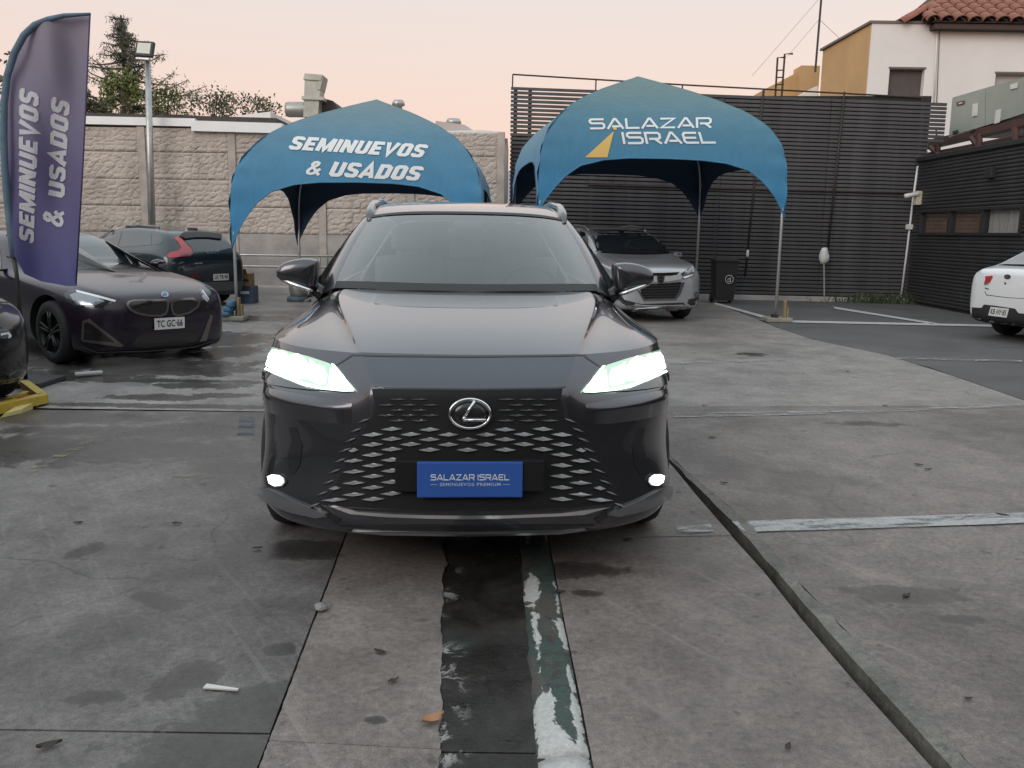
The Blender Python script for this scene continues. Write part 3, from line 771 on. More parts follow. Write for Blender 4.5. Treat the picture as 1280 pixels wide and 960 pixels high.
# ---- front features, traced on the left half and mirrored
c2 = lambda L_: [(310+x/3.31, 400+y/3.31) for x, y in L_]
GR = [(462,486),(520,489),(588,490)]
grille_half = [(465,486),(467,497),(470,508),(466,520),(456,536),(443,560),(428,590),(414,615),(404,629),(450,634),(520,637)]
AXX = 583
GR_full = [(AXX*2+2-x, y+.2) for x, y in reversed(grille_half)]
gpoly = grille_half + GR_full
grille = spanel('grille', gpoly, mat('grille_back', (.010, .010, .011), .55, spec=.25), off=.003, step=7)[0]
BAR = mat('grille_bar_satin', (.34, .325, .32), .38, .7)
BARD = mat('grille_bar_dark', (.15, .148, .15), .32, .6, .5)
bars = 0
def diamond(cx, cy, w, h, m, tilt=0., raise_=.012):
    ang = math.atan(tilt)
    P = []
    for u, v in ((-1, 0), (-.5, -.55), (0, -1), (.5, -.55), (1, 0), (.5, .55), (0, 1), (-.5, .55)):
        P.append((cx+u*w/2, cy+v*h/2+u*w/2*tilt))
    base = [cast(SB, SI, x, y, .002)[0] for x, y in P]
    top = [cast(SB, SI, cx+(x-cx)*.9, cy+(y-cy)*.62+.2, raise_*(.35+1.1*max(0, min(1, .5+(y-cy-u_*tilt)/h))))[0] for (x, y), u_ in zip(P, [q_*w/2 for q_ in (-1,-.5,0,.5,1,.5,0,-.5)])]
    n = 8
    F = [tuple(range(n, 2*n))[::-1]]+[(i, n+i, n+(i+1) % n, (i+1) % n) for i in range(n)]
    mesh('grille_bar', base+top, F, m, grille)
def gx(i): return AXX+5 - 5 + i*23.6
for i in range(-7, 8):
    a = abs(i); cx = 584+i*23.5
    for k in range(8):
        y = (537 if a % 2 == 0 else 543.2)+12.1*k+.22*k*k - .055*a*a + (a > 4)*(a-4)*1.2
        if y > 628 - (a < 5)*6: continue
        wd = 27.5+.45*k
        lim = np.interp(y, [520, 536, 560, 590, 615, 629], [120, 130, 143, 158, 172, 182])
        if abs(cx-584) - wd*.45 > lim: continue
        if abs(cx-584)+wd*.5 > lim: wd = 2*(lim-abs(cx-584))+6; 
        if wd < 9: continue
        if abs(cx-587) < 96 and 566 < y < 620: continue
        if abs(cx-588) < 33 and y < 540: continue
        diamond(cx, y, wd+.6, 5.9, BAR, tilt=.045*np.sign(i)*min(1, a/5) * (1 if y > 530 else .5))
for row, (y0, hh) in enumerate(((499, 2.4), (506, 2.6), (512.5, 2.9), (519, 3.2), (525.5, 3.6), (531.5, 3.8))):
    for i in range(-6, 7):
        cx = 585+(i+.5*(row % 2))*27-6.75
        if abs(cx-587) < 38 or abs(cx-584) > 106+row*1.5: continue
        if row == 5 and abs(cx-584) < 110: continue
        diamond(cx, y0+.0006*(cx-584)**2*.0, 24, hh, BARD, tilt=.0, raise_=.008)
# small blades down both flanks of the grille
for k in range(9):
    y = 524+k*11.6+.2*k*k
    lim = np.interp(y, [520, 536, 560, 590, 615, 629], [117, 130, 143, 158, 172, 182])
    for sg in (-1, 1):
        cx = 584+sg*(lim+9)
        diamond(cx, y+2, 15, 2.8, BARD, tilt=-.42*sg*-1, raise_=.009)
# chrome strip and the dark band above it
spanel('lower_grille', [(408,633),(470,636),(588,638),(706,636),(764,632),(742,640),(690,642.5),(588,643.5),(480,642.5),(430,640)], BLK, off=.005, step=6)
spanel('chrome_strip', c2([(330,765),(440,790),(600,800),(760,804),(920,806)])+[(630,643),(700,640.6),(762,633),(728,642.5),(690,644.5),(630,646.6)]+[(588,647.6),(540,647),(480,645),(440,641.5)], CHR, off=.016, step=5)
spanel('air_slot', [(424,657),(480,655.5),(588,656.5),(690,655.5),(742,656),(700,661.5),(588,664),(480,662)], BLK, off=.004, step=5)
spanel('chin_strip', [(436,662.4),(480,664),(588,666),(700,663.5),(736,660.5),(700,666),(588,668.4),(480,667)], SAT, off=.008, step=5)
# headlights
HLD = mat('lamp_housing', (.02, .024, .026), .12, 0, .8)
LED = mat('headlamp_led', (1, 1, 1), .3, emit=(.80, 1.0, .84), estr=3.0)
LED2 = mat('headlamp_glow', (.8, .85, .8), .2, emit=(.72, 1.0, .78), estr=1.6)
HLT = mat('reflector_glow', (.35, .38, .37), .12, .8, .5, emit=(.55, .92, .63), estr=.38)  # emission imitates a reflector lit by the lamps, with their greenish fringe
hl_poly = c2([(60,112),(85,98),(130,120),(200,146),(290,168),(350,186),(400,238),(445,296),(400,300),(330,292),(250,290),(160,280),(90,268),(52,240),(50,170)])
lit = c2([(78,158),(112,122),(150,134),(172,146),(212,142),(228,160),(268,162),(284,184),(318,196),(350,198),(400,246),(436,294),(400,294),(300,282),(240,268),(150,228),(80,196)])
glow = c2([(68,165),(104,112),(170,132),(250,152),(340,182),(400,232),(443,297),(400,299),(300,290),(230,276),(140,240),(72,206)])
for side in ((True, False), (False, True)):
    hs = panel('headlight', hl_poly, SB, SI, HLD, SUV, off=.004, step=6, mirror=side[1], both=side[0])[0]
    panel('lamp_surround', glow, SB, SI, HLT, hs, off=.007, step=5, mirror=side[1], both=side[0], depth=.004)
    for P_ in ([(80,160),(112,124),(160,136),(176,160),(172,204),(150,226),(84,194)], [(184,150),(214,144),(240,166),(262,200),(250,246),(200,244),(168,228),(182,200)], [(262,168),(284,186),(318,197),(330,230),(322,268),(296,268),(262,252),(272,204)]):
        panel('lamp_module', c2(P_), SB, SI, LED, hs, off=.012, step=2.2, mirror=side[1], both=side[0], depth=.006)
    panel('daytime_lamp', c2([(76,200),(150,234),(240,268),(300,282),(338,286),(350,204),(398,244),(438,294),(400,296),(300,289),(236,276),(146,240),(78,210)]), SB, SI, LED, hs, off=.013, step=2.2, mirror=side[1], both=side[0], depth=.006)
    panel('light_bar', c2([(352,188),(362,188),(444,290),(440,297)]), SB, SI, LED2, hs, off=.015, step=3, mirror=side[1], both=side[0], depth=.008)
    fg = panel('fog_lamp', c2([(84,645),(105,634),(140,636),(160,650),(165,668),(150,690),(115,695),(90,680)]), SB, SI, HLD, SUV, off=.006, step=4, mirror=side[1], both=side[0])[0]
    panel('lit_lamp', c2([(90,650),(108,642),(136,644),(150,656),(152,672),(140,686),(115,688),(96,676)]), SB, SI, LED, fg, off=.012, step=4, mirror=side[1], both=side[0], depth=.004)
    panel('side_duct', c2([(172,446),(200,440),(226,520),(216,600),(188,640),(172,640),(166,560),(182,500)]), SB, SI, mat('duct_dark', (.03, .03, .034), .35, .6, .5), SUV, off=.0025, step=6, mirror=side[1], both=side[0])
    panel('corner_blade', c2([(46,697),(80,690),(200,748),(300,788),(340,806),(290,812),(190,790),(110,760),(50,726)]), SB, SI, paint('silver_grey_paint', (.16, .16, .17), .6, .3), SUV, off=.022, step=5, mirror=side[1], both=side[0])
    panel('bumper_gap', c2([(300,762),(320,770),(388,828),(372,846),(310,800)]), SB, SI, BLK, SUV, off=.005, step=5, mirror=side[1], both=side[0])
# stepped shelf of the bumper under each headlight
UPP = c2([(40,262),(100,284),(200,304),(320,324),(432,346)]); LOW = c2([(42,296),(100,322),(200,345),(320,360),(428,364)])
def along(P, t): k = t*(len(P)-1); a = min(len(P)-2, int(k)); f = k-a; return (P[a][0]*(1-f)+P[a+1][0]*f, P[a][1]*(1-f)+P[a+1][1]*f)
V = []; nS = 26
for k in range(nS+1):
    t = k/nS; e = min(1, 4*t, 3*(1-t)); u, l = along(UPP, t), along(LOW, t)
    V += [cast(SB, SI, *u, .0015)[0], cast(SB, SI, (u[0]+l[0])/2, (u[1]+l[1])/2, .002+.011*e)[0], cast(SB, SI, *l, .002+.019*e)[0], cast(SB, SI, l[0], l[1]+4, .001+.016*e)[0], cast(SB, SI, l[0], l[1]+20, .0008)[0]]
F = [(5*k+j, 5*k+j+1, 5*k+6+j, 5*k+5+j) for k in range(nS) for j in range(4)]
mesh('bumper_shelf', V, F, CARP, SUV, True); mesh('bumper_shelf', [(-v.x, v.y, v.z) for v in V], [f[::-1] for f in F], CARP, SUV, True)
# hood shut line, hood side gaps
spanel('shut_line', [(440,443.2),(480,444.2),(588,445.2),(690,444.2),(733,443.2),(733,445),(690,446),(588,447),(480,446),(440,445)], BLK, off=.0015, step=5, depth=.004)
spanel('shut_line', [(440,443),(441.5,444.5),(420,458),(444,490),(442,490),(417,458)], BLK, off=.0015, step=3, depth=.004, mirror=True)
# nose panel rim above the grille
spanel('grille_top_frame', [(468,483),(480,484.5),(588,486),(695,484.5),(707,483),(706,485),(695,486.5),(588,488),(480,486.5),(469,485)], BLK, off=.004, step=6)
# emblem: ring and letter in bright metal on a black disc
def emb(cx, cz, y, parent):
    M = Matrix.Translation((cx, y, cz)) @ Matrix.Rotation(R(90-8), 4, 'X')
    d = MB().lathe([(.001, .012), (.6, .012), (.93, .004), (1, -.03)], 40, M @ Matrix.Diagonal((.078, .056, 1, 1)))
    e = d.build('emblem', BLK, parent, True)
    s = MB(); s.tube([M @ Vector((.079*math.cos(a), .057*math.sin(a), .012)) for a in [2*math.pi*i/48 for i in range(49)]], .0055, 8, False)
    s.build('emblem_ring', CHR, e, True)
    s = MB(); P = [(.018, .050), (-.022, -.012), (-.026, -.024), (.062, -.024)]
    for a, b in zip(P, P[1:]): s.tube([M @ Vector((a[0], a[1], .018)), M @ Vector((b[0], b[1], .018))], .0062, 8)
    s.build('emblem_letter', CHR, e, True)
ec = cast(SB, SI, 588, 516.5, .012)[0]
emb(ec.x*.3, ec.z, ec.y-.002, SUV)
# plate carrier and dealer plate
PB = mat('dealer_blue', (.028, .095, .36), .35, var=.06, vscale=3)
WHT = mat('white_print', (.72, .74, .76), .5); WHT2 = mat('pale_print', (.42, .50, .66), .5)
tl, br = cast(SB, SI, 523, 573, .03)[0], cast(SB, SI, 651, 619.5, .03)[0]
hw = (br.x-tl.x)/2; yp = -.04; z0, z1 = br.z+.003, tl.z+.001; cx = (tl.x+br.x)/2
MBs = MB().bbox((cx-hw-.085, yp+.004, z0+.02), (cx+hw+.085, yp+.045, z1+.002), .006); MBs.build('plate_carrier', MATS['grille_back'], SUV)
pl = MB().bbox((cx-hw, yp-.006, z0), (cx+hw, yp+.003, z1), .006).build('dealer_plate', PB, SUV)
def flat(shape, u0, u1, v0, v1, m, name='lettering'):
    W_, H_ = 2*hw, z1-z0
    letter_flat(name, shape, (cx-hw+W_*u0, yp-.0075, z0+H_*v0), (W_*(u1-u0), 0, 0), (0, 0, H_*(v1-v0)), m, pl)
flat(stroke_text('SALAZAR ISRAEL', .17), .13, .87, .48, .66, WHT)
flat(text_shape('SEMINUEVOS PREMIUM', .012, 0, 1.15, 1.12), .215, .79, .33, .42, WHT2)
flat(([(0,0),(1,0),(1,1),(0,1)], [(0,1,2,3)]), .125, .195, .365, .378, WHT2); flat(([(0,0),(1,0),(1,1),(0,1)], [(0,1,2,3)]), .81, .88, .365, .378, WHT2)
# door mirrors
for sg in (-1, 1):
    mrows = []
    for u, yy, sc in ((0, 1.655, .01), (.03, 1.655, .45), (.06, 1.665, .95), (.22, 1.70, 1.06), (.5, 1.75, 1.06), (.8, 1.81, 1.0), (1, 1.87, .95)):
        ring = []
        for (x, z) in ((.862, 1.13), (.848, 1.20), (.848, 1.268), (.853, 1.275), (.90, 1.284), (.96, 1.28), (1.03, 1.262), (1.062, 1.235), (1.075, 1.20), (1.06, 1.165), (.99, 1.142), (.92, 1.118), (.875, 1.10), (.862, 1.13)):
            mx_, mz = .95, 1.195
            ring.append((sg*(mx_+(x-mx_)*sc), yy, mz+(z-mz)*sc))
        mrows.append(ring)
    V, F = surf(mrows, 18, 40)
    V = list(V); 
    mm = MB().add(V, F if sg < 0 else [tuple(reversed(f)) for f in F])
    mm.add([(sg*x, 1.868, z) for x, z in ((.85,1.13),(.86,1.22),(.91,1.25),(.97,1.245),(1.03,1.22),(1.05,1.19),(.97,1.155),(.90,1.13))], [tuple(range(8))])
    mo = mm.build('door_mirror', CARP, SUV, True)
    # dark lower shell, chrome blade, arm
    s = MB(); s.tube([(sg*.80, 1.74, 1.07), (sg*.85, 1.75, 1.10), (sg*.89, 1.77, 1.135)], [.05, .042, .035], 10); s.build('mirror_arm', BLK, mo, True)
    s = MB(); pts = [(sg*x, y_, z) for x, y_, z in ((.868, 1.650, 1.106), (.92, 1.648, 1.124), (.98, 1.658, 1.146), (1.04, 1.69, 1.166), (1.078, 1.74, 1.186))]
    s.tube(pts, [.010, .013, .0125, .010, .006], 8); s.build('chrome_blade', CHR, mo, True)
# roof rails
for sg in (-1, 1):
    s = MB(); s.tube([(sg*.595, 2.14, 1.505), (sg*.608, 2.30, 1.563), (sg*.615, 2.55, 1.612), (sg*.618, 3.2, 1.652), (sg*.60, 4.0, 1.610), (sg*.585, 4.25, 1.56)], [.016, .026, .026, .024, .022, .016], 8)
    s.build('roof_rail', paint('rail_grey', (.10, .10, .105), .7, .3), SUV, True)
for y in (.98, 3.83):
    for sg in (-1, 1): wheel(SUV, (sg*.84, y, .362), .362, .235, sg, 5)
s = MB(); s.box((-.84, .5, .24), (.84, 4.4, .5)); s.build('underbody', MBLK, SUV)

# ================================================================== BACK WALL OF PRECAST STONE-FACED PANELS
WY = 20.45
stone = mat('stone_faced_concrete', (.36, .30, .265), .85); q = NB(stone); P = q.pos()
c = q.ramp(q.noise(P, 1.3, 7, .62, .4), [(.32, (.39, .335, .295)), (.68, (.56, .49, .435))])
c = q.mix(.45, c, q.ramp(q.noise(P, 24, 6, .7), [(.3, (.3, .3, .3)), (.7, (.68, .68, .68))]), 'OVERLAY')
c = q.mix(q.ramp(q.noise(q.pos((.5, .5, 3.0)), 1.4, 5, .65), [(.58, (0, 0, 0)), (.75, (.5, .5, .5))]), c, (.16, .14, .125))
q.l.new(c, q.b.inputs['Base Color']); q.bump(q.noise(P, 24, 6, .7), .6, .02)
postm = mat('precast_post', (.42, .37, .335), .85, var=.25, vscale=3, bump=.3, bscale=50)
plast = mat('cement_plinth', (.38, .35, .33), .85, var=.3, vscale=1.6, bump=.25, bscale=30)
wall = thing('concrete_wall', 'stone-faced precast concrete boundary wall behind the left tent', 'wall', (-6, WY, 0))
WI = inv_of(wall)
xs = [A(px, 220, WY).x for px in (-154, -43, 68.5, 180, 291.5, 402.5, 513.5, 626)]
zr = [A(240, y, WY).z for y in (160, 190.5, 224.5, 258, 291)]
def stone_panel(k):
    """split-face relief on one panel, 1 x 1 x depth"""
    rnd = random.Random(k); nx, nz = 44, 16; seeds = []
    for j in range(5):
        x = -.05 + rnd.random()*.1
        while x < 1.05:
            w_ = rnd.uniform(.05, .17); seeds.append((x+w_/2, (j+.5+rnd.uniform(-.38, .38))/5, rnd.uniform(.3, 1), rnd.uniform(-1, 1), rnd.uniform(-1, 1))); x += w_
    V, F = [], []
    for j in range(nz+1):
        for i in range(nx+1):
            u, v = i/nx, j/nz
            d = sorted((math.hypot((u-s[0])*3.0, (v-s[1])*1.35), a) for a, s in enumerate(seeds))
            s = seeds[d[0][1]]; e = min(1, (d[1][0]-d[0][0])*9)
            h = e*(.35+.65*s[2]+.9*s[3]*(u-s[0])*4+.5*s[4]*(v-s[1])*2) + .25*noise.noise((u*22, v*9, k))
            if i in (0, nx) or j in (0, nz): h = 0
            V.append((u, -max(0, h)*.028, v))
    F = [(j*(nx+1)+i, j*(nx+1)+i+1, (j+1)*(nx+1)+i+1, (j+1)*(nx+1)+i) for j in range(nz) for i in range(nx)]
    b = len(V); V += [(0, 0, 0), (1, 0, 0), (1, 0, 1), (0, 0, 1), (0, .08, 0), (1, .08, 0), (1, .08, 1), (0, .08, 1)]
    F += [(b, b+4, b+5, b+1), (b+3, b+2, b+6, b+7), (b, b+3, b+7, b+4), (b+1, b+5, b+6, b+2), (b+4, b+7, b+6, b+5)]
    me = bpy.data.meshes.new('stone_panel'); me.from_pydata(V, [], F); me.materials.append(stone); me.update(); return me
PM = [stone_panel(k) for k in range(6)]
i = 0
for a, b in zip(xs, xs[1:]):
    for z1, z0 in zip(zr, zr[1:]):
        o = bpy.data.objects.new('stone_panel', PM[(i*5+i//4) % 6]); COL.objects.link(o); o.parent = wall; i += 1
        o.location = (a+.075-wall.location.x, -.01+random.uniform(-.008, .008), z0+.006)
        o.scale = (b-a-.15, 1, z1-z0-.012)
for x in xs:
    MB().bbox((x-.085, WY-.06, 0), (x+.085, WY+.16, zr[0]+.01), .012).build('post', postm, wall, inv=WI)
MB().bbox((xs[0], WY-.035, -.1), (xs[-1], WY+.12, zr[-1]-.005), .01).build('plinth', plast, wall, inv=WI)
MB().bbox((xs[0], WY-.5, -.1), (xs[-1], WY-.04, .16), .03).build('footing_ledge', plast, wall, inv=WI)
galv = mat('galvanised_steel', (.42, .42, .41), .42, .8, var=.2, vscale=9)
rail = thing('pipe_guard_rail', 'low double pipe guard rail running along the foot of the stone-faced wall', 'railing', (-6, WY-.35, 0))
for z in (A(330, 319, WY-.35).z, A(330, 333, WY-.35).z):
    MB().tube([(-11, WY-.35, z), (-.3, WY-.35, z)], .028, 8).build('rail_pipe', galv, rail, True, inv=inv_of(rail))
for k in range(6):
    x = -10.4+k*2.0
    MB().tube([(x, WY-.35, .1), (x, WY-.35, .82)], .03, 8).build('rail_post', galv, rail, True, inv=inv_of(rail))
# white metal gutter beams and dark roof edge of the shed behind
wmetal = mat('white_sheet_metal', (.80, .80, .80), .45, 0, var=.06, vscale=2)
droof = mat('dark_roof_felt', (.055, .045, .042), .8, var=.3)
shed0 = thing('low_roof_building', 'low building behind the stone-faced wall with white gutter and dark roof edge', 'building', (-8, 21.2, 0))
I0 = inv_of(shed0)
def hexpx(pix, Y, d):
    P = [A(x, y, Y) for x, y in pix]; Q = [p+Vector((0, d, 0)) for p in P]
    bl, br, tr, tl = P; BL, BR, TR, TL = Q
    return MB().hexa([bl, br, BR, BL, tl, tr, TR, TL])
hexpx([(-160, 149), (243, 158), (243, 148), (-160, 139)], 20.36, .25).build('gutter', wmetal, shed0, inv=I0)
hexpx([(239, 163.5), (352, 166.5), (352, 154), (239, 150.5)], 20.30, .25).build('gutter', wmetal, shed0, inv=I0)
hexpx([(-160, 140), (345, 154), (345, 147.5), (-160, 133)], 20.5, 3.0).build('roof', droof, shed0, inv=I0)
MB().box((-16, 21.3, 0), (-3.2, 25, 3.55)).build('wall', plast, shed0, inv=I0)
hexpx([(255, 150), (338, 150), (338, 139.5), (268, 148)], 24.2, 2.5).build('roof_cap', wmetal, shed0, inv=I0)
# second low roof to the right of the left tent
shed1 = thing('flat_roof_building', 'flat white-edged roof rising behind the right end of the stone-faced wall', 'building', (-.8, 22.5, 0)); I1 = inv_of(shed1)
hexpx([(545, 164), (631, 170), (631, 165), (600, 162.5)], 22.4, 3).build('roof_edge', wmetal, shed1, inv=I1)
hexpx([(540, 168), (596, 166), (581, 156), (545, 151)], 23.4, 3).build('roof', mat('grey_roof_sheet', (.42, .37, .35), .6, .2), shed1, inv=I1)
MB().box((-3, 22.7, 0), (-.2, 26, 3.75)).build('wall', plast, shed1, inv=I1)
v = MB(); p = A(567, 156, 23.8)
v.lathe([(.02, .26), (.16, .25), (.2, .18), (.2, .12), (.12, .1), (.12, -.3)], 14, Matrix.Translation(p-Vector((0, 0, .1)))); vent = v.build('roof_vent', galv, None, True)
tag(vent, 'small round galvanised vent cap on the flat roof right of the left tent', 'vent')
v = MB(); p = A(498, 134.5, 24.5)
v.lathe([(.02, .2), (.13, .19), (.17, .12), (.17, .05), (.1, .03), (.1, -.3)], 14, Matrix.Translation(p)); vent = v.build('roof_vent', galv, None, True)
tag(vent, 'small metal vent cap just peeking over the left tent near its peak', 'vent')
# extraction duct
duct = thing('extraction_duct', 'galvanised kitchen extraction duct with a hooked outlet behind the left tent', 'duct', tuple(A(388, 160, 24))); DI = inv_of(duct)
dg_ = mat('weathered_duct', (.36, .37, .34), .45, .55, var=.25, vscale=3)
hexpx([(379, 146), (397, 147), (401, 100), (381, 97)], 24, .55).build('riser', dg_, duct, inv=DI)
hexpx([(379, 99), (401, 100.5), (403, 93.5), (381, 91.5)], 23.95, .65).build('elbow_cap', dg_, duct, inv=DI)
hexpx([(396, 112), (400, 112), (404, 95), (399, 95)], 23.97, .6).build('outlet_lip', dg_, duct, inv=DI)
hexpx([(377, 124), (404, 125), (404, 121), (377, 120)], 23.93, .7).build('flange', dg_, duct, inv=DI)
p = A(372, 137, 24.2)
MB().lathe([(.001, -.3), (.18, -.3), (.2, -.22), (.2, .22), (.18, .3), (.001, .3)], 18, Matrix.Translation(p) @ Matrix.Rotation(R(90), 4, 'Y')).build('fan_drum', dg_, duct, True, inv=DI)
hexpx([(398, 140), (424, 137), (416, 126), (398, 121)], 24.4, 1.2).build('rain_hood', droof, duct, inv=DI)

# ================================================================== BLACK SLATTED BUILDING
BA, BB = (4.806, 20.5), (8.87, 20.1)
def bw(px, py): return onplane(px, py, BA, BB)
slatm = mat('black_timber_slat', (.062, .060, .064), .6, var=.45, vscale=2.2, bump=.35, bscale=25)
backm = mat('black_backing', (.020, .020, .021), .8)
rust = mat('rusty_pipe', (.055, .036, .033), .7, .3, var=.35, vscale=8)
bwall = thing('slatted_building', 'tall black building clad in horizontal timber slats behind the right tent', 'building', (4.5, 20.4, 0)); BI = inv_of(bwall)
L0, R0 = bw(636, 290), bw(1150, 290)
dirv = Vector((BB[0]-BA[0], BB[1]-BA[1], 0)).normalized(); nor = Vector((dirv.y, -dirv.x, 0))   # towards the camera
org = Vector((L0.x, L0.y, 0)); LEN = (R0-L0).length
topL, topR = bw(640, 107).z, bw(1150, 127).z
NS = 50; pitch = (topL-.12)/NS
tiltk = (topR-topL)/LEN
FR_ = Matrix.Translation(org) @ Matrix(((dirv.x, -nor.x, 0, 0), (dirv.y, -nor.y, 0, 0), (0, 0, 1, 0), (0, 0, 0, 1)))   # u along wall, v away from viewer, z up
bays = [0, .26*LEN, .52*LEN, .77*LEN, LEN+.32]
ms = []
for b0, b1 in zip(bays, bays[1:]):
    for var_ in range(3):
        mb_ = MB().bbox((0, -.018, 0), (b1-b0-.006, .018, pitch*.70), .004)
        me = bpy.data.meshes.new('slat'); me.from_pydata([tuple(v) for v in mb_.V], [], mb_.F); me.materials.append(slatm); ms.append(me)
for k in range(NS):
    for j in range(4):
        if j == 3 and k > NS-20 and k % 1 == 0: pass
        u0 = bays[j]
        z0 = .12+pitch*k + tiltk*u0*(k/NS)
        o = bpy.data.objects.new('slat', ms[j*3+k % 3]); COL.objects.link(o); o.parent = bwall
        M = FR_ @ Matrix.Translation((u0+random.uniform(0, .006), random.uniform(-.004, .004), z0)) @ Matrix.Rotation(math.atan(tiltk*k/NS)*-1, 4, 'Y')
        if j == 3 and k < NS-10: o.scale = ((LEN-bays[3])/(LEN+.32-bays[3]), 1, 1)
        o.matrix_local = BI @ M @ Matrix.Diagonal((*o.scale, 1))
def bbox_uvz(u0, u1, v0, v1, z0, z1): return MB().box((u0, v0, z0), (u1, v1, z1), FR_)
u_of = lambda px, py: (bw(px, py)-org).dot(dirv)
zb = bw(660, 168).z
bbox_uvz(u_of(738, 200), LEN, .05, .2, 0, topL-.22).build('backing_wall', backm, bwall, inv=BI)
bbox_uvz(.02, u_of(738, 200)-.003, .052, .2, 0, zb).build('backing_wall', backm, bwall, inv=BI)
bbox_uvz(u_of(742, 200), LEN-.3, .21, 5.5, 0, topL-.5).build('building_block', backm, bwall, inv=BI)
for px in (643, 661, 740, 900, 1148):
    u = u_of(px, 200); bbox_uvz(u-.04, u+.04, .02, .1, 0, topL+tiltk*u-.03).build('post', slatm, bwall, inv=BI)
bbox_uvz(.3, LEN-.05, .0, .06, topL-.02, topL+.05).build('coping', slatm, bwall, inv=BI) if False else None
for a, b in (((954, 112), (931, 345)), ((1055, 115), (1034, 312))):
    p, r_ = bw(*a), bw(*b); MB().tube([p+nor*.05, r_+nor*.05], .022, 8).build('pipe', rust, bwall, True, inv=BI)
MB().tube([bw(735, 231)+nor*.05, bw(1140, 242)+nor*.05], .02, 8).build('pipe', rust, bwall, True, inv=BI)
rr = MB(); T0, T1 = bw(641, 93), bw(1153, 122)
hr = thing('roof_railing', 'thin dark pipe railing along the roof edge of the slatted building', 'railing', tuple(T0)); HI = inv_of(hr)
MB().tube([T0, bw(853, 106), T1], .018, 6).build('rail', rust, hr, inv=HI)
for px, y0, y1 in ((641, 93, 110), (745, 99, 118), (853, 106, 124), (955, 111, 130), (1055, 116.5, 132), (1153, 122, 140)):
    MB().tube([bw(px, y0), bw(px-.5, y1)], .016, 6).build('baluster', rust, hr, inv=HI)
lad = thing('roof_ladder', 'pair of dark hooked ladder rails rising above the slatted roof', 'ladder', tuple(A(975, 110, 21))); LI = inv_of(lad)
for x0, y0, x1, y1, x2 in ((969, 122, 972, 72, 982), (977, 122, 981, 67.5, 991)):
    MB().tube([A(x0, y0, 21), A(x1, y1, 21), A(x2, y1-.3, 21)], .022, 6).build('ladder_rail', rust, lad, inv=LI)
for y in (88, 97, 106): MB().tube([A(971, y, 21), A(980, y-.5, 21)], .014, 6).build('rung', rust, lad, inv=LI)
# conduit, hanging plug, covered post, weeds
whp = mat('white_plastic', (.62, .62, .60), .5, var=.1)
con = thing('white_conduit', 'white conduit pipe running down the corner between slatted building and dark shed', 'pipe', tuple(bw(1130, 370)))
MB().tube([bw(1146, 208)+nor*.06, bw(1139, 258)+nor*.06, bw(1133, 310)+nor*.06, bw(1125, 372)+nor*.06], .024, 8).build('riser', whp, con, True, inv=inv_of(con))
MB().tube([bw(1146, 210)+nor*.06, bw(1150, 205)+nor*.1, bw(1156, 197)+nor*.12, bw(1159, 200)+nor*.12, bw(1158, 215)+nor*.12, bw(1156, 238)+nor*.12], .022, 8).build('swan_neck', whp, con, True, inv=inv_of(con))
MB().bbox(bw(1134, 284)+Vector((-.05, -.12, -.05)), bw(1134, 284)+Vector((.1, -.02, .06)), .01).build('junction_box', whp, con, inv=inv_of(con))
t_ = MB(); p = bw(934, 317)+nor*.06
t_.lathe([(.001, .09), (.02, .085), (.03, .04), (.035, -.04), (.02, -.08), (.001, -.085)], 12, Matrix.Translation(p))
t_.tube([p+Vector((0, 0, .1)), bw(932, 345)+Vector((-.02, -.06, 0))], .008); tag(t_.build('hanging_plug', whp, None, True), 'small white plug hanging from the left rusty pipe on the slatted wall', 'plug')
pg = bw(1026, 372)+nor*.35; pg.z = 0; ps = thing('covered_post', 'thin post topped with a white wrapped bag in front of the slats', 'post', tuple(pg)); PI_ = inv_of(ps)
ph = A(1030, 330, pg.y)
MB().tube([pg, ph], .02, 8).build('pole', galv, ps, inv=PI_)
bag = MB().lathe([(.001, .19), (.06, .18), (.095, .12), (.1, 0), (.095, -.1), (.06, -.17), (.001, -.19)], 16, Matrix.Translation(A(1030, 320, pg.y)))
bag.V = [v+Vector((noise.noise(v*9), noise.noise(v*9+Vector((5, 0, 0))), 0))*.03 for v in bag.V]; bag.build('bag', whp, ps, True, inv=PI_)
kerbw = tag(bbox_uvz(2, LEN-.1, -.22, -.06, -.05, .10).build('wall_kerb', plast), 'low concrete kerb along the foot of the slatted building', 'kerb')
MB_ = MB(); rnd = random.Random(3)
for k in range(420):
    u = rnd.gauss(u_of(1100, 372), .55); v = rnd.uniform(-.55, -.1); h = rnd.uniform(.06, .28); a = rnd.uniform(0, 6.3)
    p = FR_ @ Vector((u, v, 0)); d = Vector((math.cos(a), math.sin(a), 0)); tip = p+Vector((math.cos(a*3)*h*.5, math.sin(a*3)*h*.5, h))
    MB_.add([p-d*.012, p+d*.012, (p+tip)/2+d*.01+Vector((0, 0, .03)), tip], [(0, 1, 2), (0, 2, 3)])
wd_ = MB_.build('weeds', mat('weed_green', (.05, .075, .03), .7, var=.4)); wd_['kind'] = 'stuff'; wd_['label'] = 'tuft of green weeds at the foot of the slatted wall'

